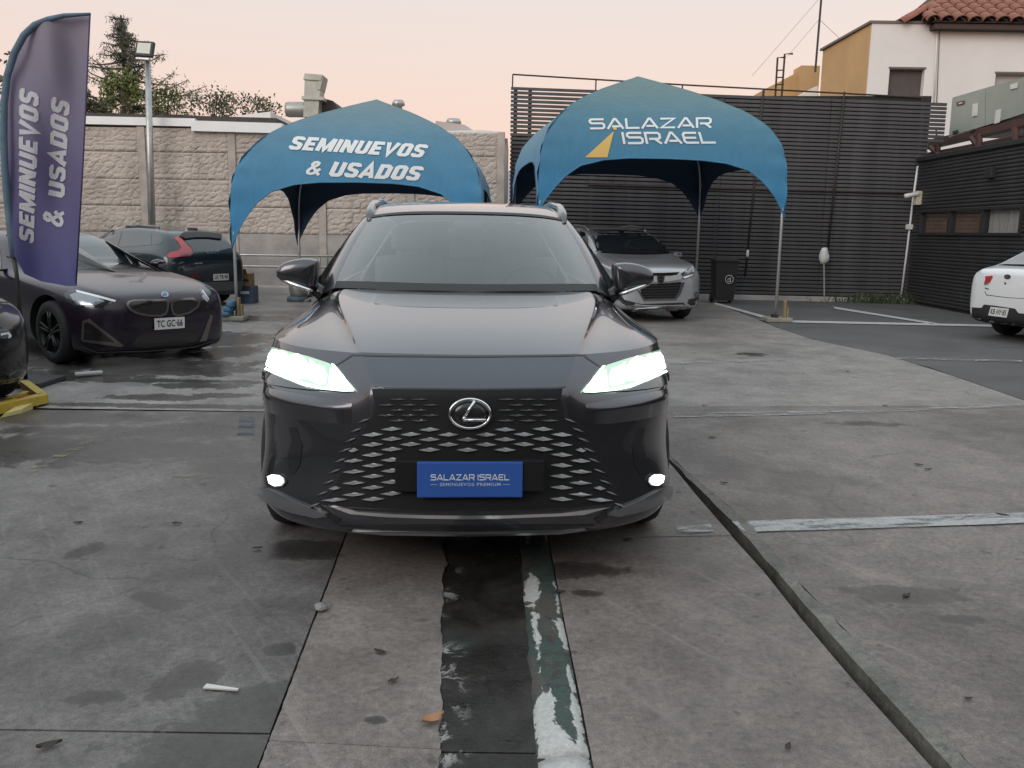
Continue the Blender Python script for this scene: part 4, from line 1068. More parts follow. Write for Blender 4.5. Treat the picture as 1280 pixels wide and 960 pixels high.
# ================================================================== DARK RIBBED SHED ON THE RIGHT
CA = bw(1131, 372); CA = (CA.x, CA.y-.12); cb_ = A(1280, 300, 15.6); CB = (cb_.x, 15.6)
def sh(px, py): return onplane(px, py, CA, CB)
ribm = mat('dark_ribbed_sheet', (.034, .034, .036), .55, .15, var=.3, vscale=1.4)
shed = thing('ribbed_shed', 'dark ribbed metal shed on the right with a strip of three windows', 'building', (CA[0], CA[1], 0)); SHI = inv_of(shed)
sd_ = Vector((CB[0]-CA[0], CB[1]-CA[1], 0)).normalized(); sn = Vector((sd_.y, -sd_.x, 0))
if sn.x > 0: sn = -sn
SL = 26.0  # run on past the frame, lengthened for the car flanks to mirror
SF = Matrix.Translation((CA[0], CA[1], 0)) @ Matrix(((sd_.x, -sn.x, 0, 0), (sd_.y, -sn.y, 0, 0), (0, 0, 1, 0), (0, 0, 0, 1)))
zt = sh(1160, 197).z
su = lambda px, py: (sh(px, py)-Vector((CA[0], CA[1], 0))).dot(sd_)
w0, w1 = su(1152, 280), su(1277, 276); wz0, wz1 = sh(1215, 291).z, sh(1215, 263).z
def ribs(u0, u1, z0, z1, name):
    mb = MB(); z = z0
    while z < z1-.01:
        h = min(.072, z1-z)
        mb.add([SF @ Vector(p) for p in ((u0, 0, z), (u1, 0, z), (u1, -.022, z+h*.3), (u0, -.022, z+h*.3), (u1, -.022, z+h*.72), (u0, -.022, z+h*.72), (u1, 0, z+h), (u0, 0, z+h))],
               [(0, 1, 2, 3), (3, 2, 4, 5), (5, 4, 6, 7)]); z += .072
    o = mb.build(name, ribm, shed, inv=SHI); o['kind'] = 'stuff'
ribs(0, SL, .05, wz0, 'ribbed_cladding'); ribs(0, SL, wz1, zt-.06, 'ribbed_cladding'); ribs(0, w0, wz0, wz1, 'ribbed_cladding'); ribs(w1, SL, wz0, wz1, 'ribbed_cladding')
MB().box((0, .03, 0), (SL, 4, wz0-.004), SF).build('shed_block', backm, shed, inv=SHI)
MB().box((0, .25, wz0-.004), (SL, 4, zt-.08), SF).build('shed_block', backm, shed, inv=SHI)
MB().bbox((-.04, -.06, zt-.06), (SL, .1, zt+.04), .01, SF).build('roof_trim', MBLK, shed, inv=SHI)
fr = MB(); t = .035
for a, b, c_, d in ((w0-.05, w1+.05, wz1, wz1+.05), (w0-.05, w1+.05, wz0-.05, wz0), (w0-.05, w0, wz0, wz1), (w1, w1+.05, wz0, wz1)):
    fr.box((a, -.05, c_), (b, .12, d), SF)
px3 = [(1152, 1187), (1188.5, 1227), (1230, 1274)]
cards = [mat('brown_cardboard', (.19, .115, .075), .85, var=.22, vscale=3), None, None]; cards[1] = cards[0]
cards[2] = mat('white_curtain', (.45, .44, .42), .8)
win = fr.build('window_frame', MBLK, shed, inv=SHI)
for k, (a, b) in enumerate(px3):
    ua, ub = su(a, 278), su(b, 276)
    if k: MB().box((ua-.07, -.04, wz0), (ua, .12, wz1), SF).build('mullion', MBLK, win, inv=SHI)
    n = 14; V, F = [], []
    for i in range(n+1):
        for j in (0, 1):
            dd = .10+(.02*math.sin(i*2.1) if k == 2 else 0)
            V.append(SF @ Vector((ua+(ub-ua)*i/n+(.05*j*math.sin(i) if k == 2 else 0), dd, wz0+(wz1-wz0)*j)))
    F = [(2*i, 2*i+2, 2*i+3, 2*i+1) for i in range(n)]
    mesh(('cardboard_sheet', 'cardboard_sheet', 'curtain')[k], V, F, cards[k], win, inv=SHI)
    MB().add([SF @ Vector(p) for p in ((ua, .02, wz0), (ub, .02, wz0), (ub, .02, wz1), (ua, .02, wz1))], [(0, 1, 2, 3)]).build('window_pane', MATS.get('shed_window_glass') or glass('shed_window_glass', (.85, .85, .85), .05), win, inv=SHI)
# box with a camera bracket on the shed corner
cc = thing('security_camera', 'cream security camera with junction box and floodlight on the shed corner', 'camera', tuple(sh(1152, 247))); CI = inv_of(cc)
crm = mat('aged_cream_plastic', (.50, .45, .36), .5, var=.15)
p = A(1151, 247, CA[1]-.25)
MB().bbox(p+Vector((-.12, -.06, -.16)), p+Vector((.12, .1, .14)), .015).build('junction_box', crm, cc, inv=CI)
MB().lathe([(.001, -.16), (.045, -.16), (.05, -.1), (.05, .14), (.03, .16), (.001, .16)], 12, Matrix.Translation(p+Vector((-.22, -.05, .05))) @ Matrix.Rotation(R(80), 4, 'Y')).build('camera_body', whp, cc, True, inv=CI)
MB().bbox((-.12, -.1, -.09), (.12, .1, .09), .02, Matrix.Translation(p+Vector((.2, -.08, .12))) @ Matrix.Rotation(R(35), 4, 'Y')).build('floodlight', crm, cc, True, inv=CI)
MB().tube([p+Vector((.1, 0, .05)), p+Vector((.2, -.04, .1))], .02).build('bracket', crm, cc, inv=CI)
lv = MB().bbox((-.1, -.1, -.1), (.14, 0, .1), .01, SF @ Matrix.Translation((su(1241, 216), 0, sh(1241, 216).z))); tag(lv.build('wall_louvre', MBLK), 'dark hooded wall vent high on the ribbed shed', 'vent')

# rooftop unit, brown steel beam
hv = thing('rooftop_unit', 'grey-green air handling cabinet standing on the roof of the shed', 'air unit', tuple(sh(1235, 160))); HVI = inv_of(hv)
off = sn*-1.2
HA = (CA[0]+off.x, CA[1]+off.y); HB = (CB[0]+off.x, CB[1]+off.y)
def hp(px, py): return onplane(px, py, HA, HB)
hg = mat('grey_green_sheet', (.30, .335, .30), .5, .1, var=.12, vscale=1.2)
def facebox(pix, d, nrm=None):
    P = [hp(x, y) for x, y in pix]; nrm = nrm or -sn; Q = [p+nrm*d for p in P]
    bl, br, tr, tl = P; BL, BR, TR, TL = Q
    return MB().hexa([bl, br, BR, BL, tl, tr, TR, TL])
facebox([(1186, 172), (1231, 157), (1231.5, 110), (1190.5, 122)], 1.6).build('cabinet_panel', hg, hv, inv=HVI)
facebox([(1232, 157), (1310, 132), (1310, 88), (1232.5, 109.7)], 1.6).build('cabinet_panel', hg, hv, inv=HVI)
def deco(pix, m, name, d=.02):
    P = [hp(x, y)+sn*.004 for x, y in pix]; Q = [p+sn*d for p in P]
    MB().hexa([P[0], P[1], Q[1], Q[0], P[3], P[2], Q[2], Q[3]]).build(name, m, hv, inv=HVI)
deco([(1216, 146), (1222, 144.5), (1223, 129), (1217, 130)], whp, 'service_sticker'); deco([(1244, 155), (1250, 153), (1252, 136.5), (1246, 138)], whp, 'service_sticker')
deco([(1264, 112), (1272, 110), (1273, 103), (1264, 106)], whp, 'service_sticker')
deco([(1197, 132), (1206, 129.8), (1206, 125.5), (1197, 127.6)], mat('maker_badge', (.10, .03, .03), .5), 'maker_badge'); deco([(1200, 130.5), (1204.5, 129.2), (1204.5, 127.8), (1200, 128.8)], whp, 'maker_badge', .028)
deco([(1192, 168), (1198, 166), (1198, 162.5), (1192, 164)], MBLK, 'vent_slot'); deco([(1213, 166), (1219, 163.5), (1219, 161), (1213, 163)], MBLK, 'vent_slot')
beam = thing('brown_steel_beam', 'brown painted steel beam and braces carrying the rooftop unit over the shed roof', 'beam', tuple(sh(1200, 180))); BMI = inv_of(beam)
brn = mat('brown_primer_steel', (.075, .035, .030), .6, .2, var=.3, vscale=3)
facebox([(1150, 187), (1300, 152), (1300, 143), (1150, 177)], .25).build('beam', brn, beam, inv=BMI)
facebox([(1150, 195), (1300, 166), (1300, 163), (1150, 192.5)], .15).build('bottom_flange', brn, beam, inv=BMI)
for a, b in (((1172, 200), (1172, 182)), ((1164, 184), (1178, 197)), ((1224, 188), (1224, 168)), ((1215, 172), (1226, 186)), ((1269, 160), (1270, 176))):
    MB().tube([hp(*a), hp(*b)], .07, 6).build('brace', brn, beam, inv=BMI)
MB().tube([hp(1172, 182), hp(1170, 160)], .02).build('brace', brn, beam, inv=BMI)

# ================================================================== WHITE BUILDING WITH OCHRE SIDE AND TILED ROOF
HW = thing('white_house', 'white rendered house with an ochre side wall and clay tile roof behind the slatted building', 'house', (12, 27, 0)); HWI = inv_of(HW)
white = mat('white_render', (.74, .72, .70), .85, var=.06, vscale=.8, bump=.1, bscale=40)
ochre = mat('ochre_render', (.52, .33, .16), .85, var=.10, vscale=.9)
capm = mat('grey_coping', (.16, .14, .13), .7)
FY = 27.0
def fh(px, py, d=0): return A(px, py, FY+d)
x0, x1 = fh(1088, 60).x, 24.0; ztop = fh(1092, 29).z
wx0, wx1, wzt = fh(1111, 100).x, fh(1155, 100).x, fh(1130, 86).z
wz_b = fh(1120, 150).z
ww0, ww1, wwt = fh(1244, 100).x, fh(1330, 100).x, fh(1260, 92).z
def wallbox(a, b, c, d): return MB().box((a, FY, c), (b, FY+.3, d))
wb = MB(); wb.box((x0, FY, 0), (wx0, FY+.3, ztop)); wb.box((wx1, FY, 0), (ww0, FY+.3, ztop)); wb.box((ww1, FY, 0), (x1, FY+.3, ztop))
wb.box((wx0, FY+.0, wzt), (wx1, FY+.3, ztop)); wb.box((wx0, FY, 0), (wx1, FY+.3, wz_b)); wb.box((ww0, FY, wwt), (ww1, FY+.3, ztop)); wb.box((ww0, FY, 0), (ww1, FY+.3, wz_b))
wb.build('front_wall', white, HW, inv=HWI)
for a, b, t_ in ((wx0, wx1, wzt), (ww0, ww1, wwt)):
    o = MB().box((a, FY+.18, wz_b), (b, FY+.22, t_)).build('window', mat('brown_shutter', (.085, .07, .068), .6, var=.15, vscale=3) if a == wx0 else mat('pale_blind', (.42, .40, .38), .7), HW, inv=HWI)
    MB().box((a-.03, FY-.02, t_), (b+.03, FY+.05, t_+.05)).build('lintel', capm, o, inv=HWI)
p0 = fh(1091, 28); s1 = A(1029, 60, FY+3.9)
ob = MB().hexa([Vector((x0-.02, FY+.05, 0)), Vector((x0+.3, FY+.05, 0)), Vector((s1.x+.3, FY+3.9, 0)), Vector((s1.x, FY+3.9, 0)),
                Vector((x0-.02, FY+.05, ztop)), Vector((x0+.3, FY+.05, ztop)), Vector((s1.x+.3, FY+3.9, ztop-.02)), Vector((s1.x, FY+3.9, ztop-.02))])
ob.build('side_wall', ochre, HW, inv=HWI)
MB().hexa([Vector((x0-.08, FY-.04, ztop)), Vector((x0+6.2, FY-.04, ztop)), Vector((x0+6.2, FY+4, ztop)), Vector((s1.x-.08, FY+4, ztop)),
           Vector((x0-.08, FY-.04, ztop+.07)), Vector((x0+6.2, FY-.04, ztop+.07)), Vector((x0+6.2, FY+4, ztop+.07)), Vector((s1.x-.08, FY+4, ztop+.07))]).build('coping', capm, HW, inv=HWI)
ox = MB(); a = A(1027, 84, 33); ox.hexa([Vector((A(958, 120, 33).x, 33, 0)), Vector((a.x+.6, 33, 0)), Vector((a.x+.6, 36, 0)), Vector((A(958, 120, 33).x, 36, 0)),
    A(955, 112, 33), A(1013, 82, 33), A(1013, 82, 33)+Vector((0, 3, 0)), A(955, 112, 33)+Vector((0, 3, 0))]); ox.build('rear_wing', ochre, HW, inv=HWI)
MB().box((A(1000, 110, 32.6).x, 32.6, 0), (s1.x+.5, 33.5, A(1018, 82, 32.6).z)).build('rear_wing', ochre, HW, inv=HWI)
MB().hexa([A(1000, 122, 31), A(1024, 122, 31), A(1024, 122, 31)+Vector((0, 1, 0)), A(1000, 122, 31)+Vector((0, 1, 0)), A(1000, 119, 31), A(1022, 107, 31), A(1022, 107, 31)+Vector((0, 1, 0)), A(1000, 119, 31)+Vector((0, 1, 0))]).build('small_gable', white, HW, inv=HWI)
# clay tile roof: hipped, each barrel tile its own piece
rf = mat('clay_tile', (.235, .095, .062), .8, var=.35, vscale=2.5, bump=.3, bscale=30)
under = mat('roof_underside', (.07, .05, .045), .9)
e0, e1 = A(1166, 27.5, 26.6), A(1300, 27.5, 26.6); ez = e0.z; TP = .40; slope = R(30)
nT = int((e1.x-e0.x)/TP)+3; NR = 9; TL = .42
tm = MB(); seg = 7
for i in range(seg+1):
    a = math.pi*i/seg
    for t, rr_ in ((0, .5), (1, .40)): tm.V.append(Vector((-math.cos(a)*TP*rr_, t*TL*1.15, math.sin(a)*TP*.42*(1 if t == 0 else .85)+(.0 if t == 0 else .0))))
    for t, rr_ in ((0, .44),): tm.V.append(Vector((-math.cos(a)*TP*rr_, 0, math.sin(a)*TP*.36)))
tm.F = [(3*i, 3*i+3, 3*i+4, 3*i+1) for i in range(seg)]+[(3*i, 3*i+2, 3*i+5, 3*i+3) for i in range(seg)]
tme = bpy.data.meshes.new('roof_tile'); tme.from_pydata([tuple(v) for v in tm.V], [], tm.F); tme.materials.append(rf)
roof = MB(); d1 = Vector((0, math.cos(slope), math.sin(slope)))
Wd = 12
roof.add([e0, e0+Vector((Wd, 0, 0)), e0+Vector((Wd, 0, 0))+d1*5, e0+d1*5+Vector((2.6, 0, 0)), e0+Vector((0, 6, 0)), ], [(0, 1, 2, 3), (0, 3, 4)])
roof.box((e0.x+.1, e0.y+.06, ez-.16), (e0.x+Wd, e0.y+1, ez-.02))
ro = roof.build('roof', under, HW, inv=HWI)
cnt = 0
def tile_at(M):
    o = bpy.data.objects.new('roof_tile', tme); COL.objects.link(o); o.parent = ro; o.matrix_local = HWI @ M
rnd = random.Random(5)
for r_ in range(NR):
    for k in range(nT+2):
        p = e0+Vector((k*TP, 0, 0))+d1*(r_*TL)
        if k*TP < r_*TL*.52-.1: continue
        tile_at(Matrix.Translation(p+Vector((0, -.05, .02+rnd.uniform(0, .015)))) @ Matrix.Rotation(rnd.uniform(-.04, .04), 4, 'Z') @ Matrix.Rotation(slope, 4, 'X'))
# left hip slope, falling to the left
d2 = Vector((math.cos(slope), 0, math.sin(slope)))
for r_ in range(6):
    for k in range(10):
        if k*TP < r_*TL*.9-.2: continue
        p = e0+Vector((-.75, .35+k*TP, -.0))+d2*(r_*TL)
        tile_at(Matrix.Translation(p+Vector((0, 0, rnd.uniform(0, .02)))) @ Matrix.Rotation(-math.pi/2, 4, 'Z') @ Matrix.Rotation(slope, 4, 'X'))
for r_ in range(9):
    p = e0+Vector((-.1+r_*TL*.55, .05, .03+.0))+d1*(r_*TL*.98)
    tile_at(Matrix.Translation(p) @ Matrix.Rotation(-.5, 4, 'Z') @ Matrix.Rotation(slope*.9, 4, 'X'))
MB().tube([fh(1171, 32)-Vector((0, .05, 0)), fh(1166, 130)-Vector((0, .05, 0))], .02, 6).build('downpipe', white, HW, True, inv=HWI); MB().tube([fh(1174, 32)-Vector((0, .04, 0)), fh(1170, 130)-Vector((0, .04, 0))], .012, 6).build('cable', capm, HW, True, inv=HWI)
mast = tag(MB().tube([A(1019, 90, 31), A(1027.5, -12, 31)], .035, 6).build('antenna_mast', MBLK), 'tall thin dark antenna mast above the ochre wing', 'mast')
for k, (a, b) in enumerate((((1024, 24), (985, 70)), ((1024, 24), (1062, 60)), ((1027, -5), (940, 95)))):
    MB().tube([A(*a, 31), A(*b, 30)], .006, 4).build('guy_wire', MBLK, mast)

# ================================================================== FLOODLIGHT POLE
fp = G(190.5, 352); pole = thing('floodlight_pole', 'slim galvanised pole with a square floodlight in front of the stone-faced wall', 'lamp post', (fp.x, WY-.4, 0)); PLI = inv_of(pole)
MB().tube([A(191, 330, WY-.4), A(184.5, 71, WY-.4)], [.085, .06], 12).build('pole', galv, pole, True, inv=PLI)
c0 = A(180.5, 61, WY-.45); M = Matrix.Translation(c0) @ Matrix.Rotation(R(-6), 4, 'Z') @ Matrix.Rotation(R(-14), 4, 'X') @ Matrix.Rotation(R(4), 4, 'Y')
fl = MB().bbox((-.20, -.02, -.165), (.20, .07, .165), .015, M).build('floodlight', MBLK, pole, inv=PLI)
MB().bbox((-.155, -.035, -.12), (.155, -.018, .12), .01, M).build('lens', mat('lamp_lens', (.40, .42, .36), .25, 0, .3), fl, inv=PLI)
MB().bbox((-.16, -.03, -.25), (.16, .05, -.20), .015, M).build('bracket', galv, pole, inv=PLI)

# ================================================================== TREES BEYOND THE WALL
leafA = mat('conifer_needle', (.10, .11, .08), .8, var=.3); leafB = mat('bright_leaf', (.13, .16, .045), .7, var=.35, vscale=2)
leafC = mat('dull_leaf', (.10, .10, .055), .75, var=.35, vscale=2); bark = mat('bark', (.07, .052, .042), .9, var=.3)
def leafmesh(pts, size, rnd, up=.3):
    mb = MB()
    for p in pts:
        s = size*rnd.uniform(.6, 1.3); a = Vector((rnd.gauss(0, 1), rnd.gauss(0, 1), rnd.gauss(0, 1))).normalized(); b = a.orthogonal().normalized()
        b = Matrix.Rotation(rnd.uniform(0, 6.3), 3, a) @ b; c_ = a.cross(b)
        mb.add([p-b*s*.5, p+c_*s*.28, p+b*s*.5, p-c_*s*.28], [(0, 1, 2, 3)])
    return mb
def needles(pts, rnd):
    mb = MB()
    for p in pts:
        a = Vector((rnd.gauss(0, 1), rnd.gauss(0, 1), rnd.gauss(-.5, .8))).normalized(); b = a.orthogonal().normalized()
        s = rnd.uniform(.08, .2); mb.add([p-b*.016, p+b*.016, p+a*s], [(0, 1, 2)])
    return mb
def conifer(px, pyt, Y):
    top = A(px, pyt, Y); rnd = random.Random(11); t = thing('conifer_tree', 'tall sparse conifer with drooping ragged branches beyond the wall', 'tree', (top.x, Y, 0)); I = inv_of(t)
    tr = MB().tube([(top.x+.25, Y, 0), (top.x+.1, Y, top.z*.6), tuple(top)], [.32, .2, .03], 8)
    H_ = top.z; pts = []; br = MB()
    zb_ = A(px, 140, Y).z; z = H_-.12
    while z > zb_-1.5:
        f = (H_-z)/(H_-zb_); Ln = .35+2.9*f**1.05
        for k in range(6 if f > .12 else 4):
            a = rnd.uniform(0, 6.3); l_ = Ln*rnd.uniform(.4, 1.15); el = rnd.uniform(-.25, .18)
            p = [Vector((top.x+.15*f+math.cos(a)*l_*s, Y+math.sin(a)*l_*s, z+math.sin(el)*l_*s+l_*.20*(s**2.2)-.08*l_*s)) for s in (0, .3, .6, 1)]
            br.tube(p, [.05, .035, .022, .01], 5)
            for s in np.linspace(.12, 1, int(9+22*f)):
                i_ = min(2, int(s*3)); q_ = p[i_].lerp(p[i_+1], min(1, s*3-i_) if i_ < 2 else (s-.6)/.4 if s > .6 else 0)
                for _ in range(5): pts.append(q_+Vector((rnd.gauss(0, .05), rnd.gauss(0, .05), rnd.gauss(-.05, .07))))
        z -= .20+.18*f
    br.add(tr.V, tr.F); br.build('trunk', bark, t, inv=I)
    leafmesh(pts, .20, rnd).build('crown', leafA, t, inv=I) if False else needles(pts, rnd).build('crown', leafA, t, inv=I)
conifer(151, 19, 33)
def bush(name, label, px, py, rx, rz, Y, m, n, seed, size=.2, sprigs=10, trunk=True):
    c = A(px, py, Y); rnd = random.Random(seed); t = thing(name, label, 'tree', (c.x, Y, 0)); I = inv_of(t)
    br = MB().tube([(c.x, Y, 0), (c.x+.05, Y, c.z-.2)], [.16, .07], 7); pts = []
    cl = []
    for k in range(sprigs):
        a = rnd.uniform(0, 6.3); u = rnd.uniform(-.2, 1); r_ = math.sqrt(max(0, 1-u*u*.8))*rnd.uniform(.55, 1.0)
        e = Vector((c.x+math.cos(a)*rx*r_, Y+math.sin(a)*rx*r_*.8, c.z+u*rz)); cl.append(e)
        b0 = e+Vector(((c.x-e.x)*.35, (Y-e.y)*.35, -rz*.5)); br.tube([b0, (b0+e)/2+Vector((0, 0, .05)), e+Vector((0, 0, .06))], [.018, .012, .005], 4)
    for k in range(n):
        e = rnd.choice(cl); s = rnd.uniform(0, 1)
        pts.append(e+Vector((rnd.gauss(0, rx*.24), rnd.gauss(0, rx*.24), rnd.gauss(-.1, rz*.26))))
    br.build('trunk', bark, t, inv=I); leafmesh(pts, size, rnd).build('crown', m, t, inv=I)
bush('leafy_tree', 'bright green bushy tree in front of the conifer', 152, 124, .6, .75, 29, leafB, 1300, 2, .12, 30)
bush('leafy_tree', 'small yellow-green tree just right of the floodlight pole', 206, 134, .62, .62, 28, leafB, 700, 3, .10, 30)
bush('leafy_tree', 'thin dull green sprigs left of the duct showing over the wall', 264, 134, .75, .5, 27, leafC, 700, 4, .10, 16)
bush('leafy_tree', 'dull green bush behind the white roof cap, left of the duct', 303, 133, 1.0, .38, 28, leafC, 800, 8, .10, 20)
bush('leafy_tree', 'dark bushy tree tucked behind the top of the feather flag', 116, 134, .5, .55, 30, leafC, 500, 9, .2, 22)
bush('leafy_tree', 'dark green tree far left, behind the feather flag', 5, 200, 1.0, 2.0, 24, leafC, 900, 10, .22, 24)
# far hills
hv_, hf = [], []
for i in range(60):
    x = -700+i*25; h = 70+40*noise.noise((i*.17, 0, 2))+18*noise.noise((i*.5, 1, 2)); h = h*.62+20
    hv_ += [(x, 800, -1), (x, 800+120, h)]
hf = [(2*i, 2*i+2, 2*i+3, 2*i+1) for i in range(59)]
struct(mesh('distant_hills', hv_, hf, mat('hazy_hill', (.30, .28, .32), 1)))

# ================================================================== UNSEEN BUILDINGS ADDED OUT OF FRAME, for the cars to reflect
bf = thing('added_rear_building', 'long plain grey unseen building added behind the camera for the car bodies to reflect', 'building', (0, -9, 0))
lb = thing('added_side_building', 'plain grey unseen building added left of the frame for the car bodies to reflect', 'building', (-16, 5, 0))
MB().box((-20, -9, 0), (-15.5, 20, 4.2)).build('wall', mat('greyish_render', (.19, .225, .215), .85, var=.15, vscale=.4), lb, inv=inv_of(lb))
bfm = mat('greyish_render', (.19, .225, .215), .85, var=.15, vscale=.4)
MB().box((-30, -14, 0), (34, -9, 5.6)).build('wall', bfm, bf, inv=inv_of(bf))
for k in range(9):
    MB().box((-27+6.4*k, -9.05, .6), (-22.8+6.4*k, -8.99, 3.1)).build('window', DGL, bf, inv=inv_of(bf))

# ================================================================== ARCH TENTS
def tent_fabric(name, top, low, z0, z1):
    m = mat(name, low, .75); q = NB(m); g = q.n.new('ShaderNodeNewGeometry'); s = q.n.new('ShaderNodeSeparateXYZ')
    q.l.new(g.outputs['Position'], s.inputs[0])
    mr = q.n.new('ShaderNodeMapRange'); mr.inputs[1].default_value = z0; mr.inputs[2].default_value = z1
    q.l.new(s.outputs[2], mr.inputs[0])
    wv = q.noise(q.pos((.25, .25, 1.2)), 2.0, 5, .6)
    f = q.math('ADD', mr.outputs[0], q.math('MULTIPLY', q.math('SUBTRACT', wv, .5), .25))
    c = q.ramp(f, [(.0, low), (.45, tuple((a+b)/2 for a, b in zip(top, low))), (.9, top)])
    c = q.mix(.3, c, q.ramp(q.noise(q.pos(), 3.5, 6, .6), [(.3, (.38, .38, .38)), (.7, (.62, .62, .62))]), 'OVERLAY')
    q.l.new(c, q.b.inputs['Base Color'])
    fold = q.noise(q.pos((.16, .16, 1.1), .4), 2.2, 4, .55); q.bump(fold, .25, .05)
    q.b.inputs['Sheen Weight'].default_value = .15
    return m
tpole = mat('tent_pole_aluminium', (.55, .56, .57), .35, .7)
navy = mat('navy_lining', (.028, .055, .11), .8, bump=.4, bscale=2)
blk_base = mat('base_block_concrete', (.26, .245, .20), .85, var=.25)
def tent(name, label, corners, prof, crown, fab, arch_pts, fullz):
    """corners FL, FR, BR, BL on the ground; prof: (plan fraction, z) from the foot of the cloth to the peak"""
    C = [Vector((c[0], c[1], 0)) for c in corners]; ctr = sum(C, Vector())/4
    t = thing(name, label, 'tent', tuple(ctr)); I = inv_of(t)
    B = basis(len(prof), 200); pp = B @ np.array(prof)
    def seam(i, z):      # point on seam i at parameter t in [0,1]
        k = z*199; a = int(min(198, k)); f = k-a; r_, h = pp[a]*(1-f)+pp[a+1]*f
        p = ctr+(C[i]-ctr)*r_; return Vector((p.x, p.y, h))
    def tz(z):           # parameter of height z
        return float(np.interp(z, pp[:, 1], np.linspace(0, 1, 200)))
    panels = {}
    for a, nm in ((0, 'front'), (1, 'right'), (2, 'back'), (3, 'left')):
        i, j = a, (a+1) % 4; ns, nt_ = 56, 34; V = []
        for u in range(ns+1):
            s = u/ns; z_arch = np.interp(min(s, 1-s)*2, [k for k, _ in arch_pts], [z for _, z in arch_pts]); t0 = tz(z_arch)
            for v in range(nt_+1):
                w = t0+(1-t0)*v/nt_; p0, p1 = seam(i, w), seam(j, w); p = p0.lerp(p1, s)
                n = (ctr-(C[i]+C[j])/2).normalized()
                sag = 4*s*(1-s)*(1-w)*w*.18
                p = p - n*sag*-.6
                # gathers of cloth near each foot
                e = min(s, 1-s); g = math.exp(-e*14)*(1-w)
                p += n*(.02*math.sin(w*46+a)*g+.007*math.sin(s*90+3*math.sin(w*5))*math.exp(-e*11)*(1-w)+.03*noise.noise((s*3, w*3, a*7)))
                V.append(p)
        k = nt_+1
        F = [(u*k+v, (u+1)*k+v, (u+1)*k+v+1, u*k+v+1) for u in range(ns) for v in range(nt_)]
        panels[nm] = (V, F)
        # inner lining 12 mm inside the printed cloth
        nin = (ctr-(C[i]+C[j])/2).normalized()*.012-Vector((0, 0, .012))
        o = mesh('canopy_panel', V, F, fab, t, True, inv=I)
        mesh('canopy_lining', [p+nin for p in V], F, navy, t, True, inv=I)
        hem = MB().tube([V[u*k] for u in range(ns+1)], .012, 6); hem.build('hem', fab if nm in ('front',) else navy, o, True, inv=I)
    for i in range(4):
        ic = (ctr-C[i]).normalized()*.055
        pts = [Vector((C[i].x, C[i].y, .08))+ic, Vector((C[i].x, C[i].y, prof[0][1]))+ic]+[seam(i, w) + ic-Vector((0, 0, .05*min(1, w*4))) for w in np.linspace(.02, 1, 26)]
        MB().tube(pts, .026, 8).build('leg', tpole, t, True, inv=I)
    return t, I, panels
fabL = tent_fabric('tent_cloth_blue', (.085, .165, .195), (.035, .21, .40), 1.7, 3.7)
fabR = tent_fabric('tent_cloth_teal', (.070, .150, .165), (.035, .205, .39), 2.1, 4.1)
TL = [(-4.45, 14.0), (-.50, 14.0), (-.45, 17.9), (-4.35, 17.9)]
profL = [(1, 1.13), (1, 1.5), (1.0, 1.95), (.96, 2.45), (.80, 2.90), (.52, 3.25), (.26, 3.48), (0, 3.69)]
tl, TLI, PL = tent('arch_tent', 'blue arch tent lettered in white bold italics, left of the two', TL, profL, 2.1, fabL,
    [(0, 1.13), (.04, 1.33), (.10, 1.55), (.2, 1.83), (.32, 2.02), (.5, 2.13), (.7, 2.17), (1, 2.18)], 3.8)
TR = [(.37, 14.4), (4.56, 15.1), (3.98, 19.2), (-.05, 18.4)]
profR = [(1, 1.73), (1, 2.05), (1.0, 2.5), (.96, 3.02), (.80, 3.44), (.52, 3.80), (.26, 4.05), (0, 4.28)]
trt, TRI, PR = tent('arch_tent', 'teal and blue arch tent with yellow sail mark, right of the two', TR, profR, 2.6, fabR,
    [(0, 1.73), (.04, 1.92), (.10, 2.1), (.2, 2.34), (.32, 2.52), (.5, 2.62), (.7, 2.66), (1, 2.67)], 4.4)
ID = Matrix.Identity(4)
def tb(P): return bvh_of(*P['front'])
white_print = mat('tent_white_print', (.66, .68, .68), .7)
bL = tb(PL)
def world_letter(shape, quad, bvh, m, parent, inv, off=.012, name='lettering', fine=.07):
    o = letter_on(name, shape, quad, bvh, ID, m, None, off, fine)
    o.data.transform(inv); o.parent = parent; return o
world_letter(heavy_text('SEMINUEVOS'), [(360, 190.5), (531, 201), (536, 181), (364, 170)], bL, white_print, tl, TLI)
world_letter(heavy_text('& USADOS'), [(382, 220), (527, 227), (531, 205), (385, 196.5)], bL, white_print, tl, TLI)
bR = tb(PR)
world_letter(stroke_text('SALAZAR', .19, .16), [(737, 163), (889.5, 161), (889.5, 147), (735, 148.5)], bR, white_print, trt, TRI)
world_letter(stroke_text('ISRAEL', .19, .16), [(779, 181.5), (895, 180.5), (890, 165), (776, 165)], bR, white_print, trt, TRI)
yel = mat('sail_yellow', (.62, .42, .12), .7)
world_letter(([(0, 0), (1, 0), (1, 1), (.97, 1)], [(0, 1, 2, 3)]), [(731, 197), (759, 197), (767, 165), (739, 165)], bR, yel, trt, TRI, name='sail_mark')
dot = [(math.cos(a)*.5+.5, math.sin(a)*.5+.5) for a in [2*math.pi*i/14 for i in range(14)]]
world_letter((dot, [tuple(range(14))]), [(766, 163), (771, 163), (771, 159.5), (766, 159.5)], bR, yel, trt, TRI, name='sail_dot')
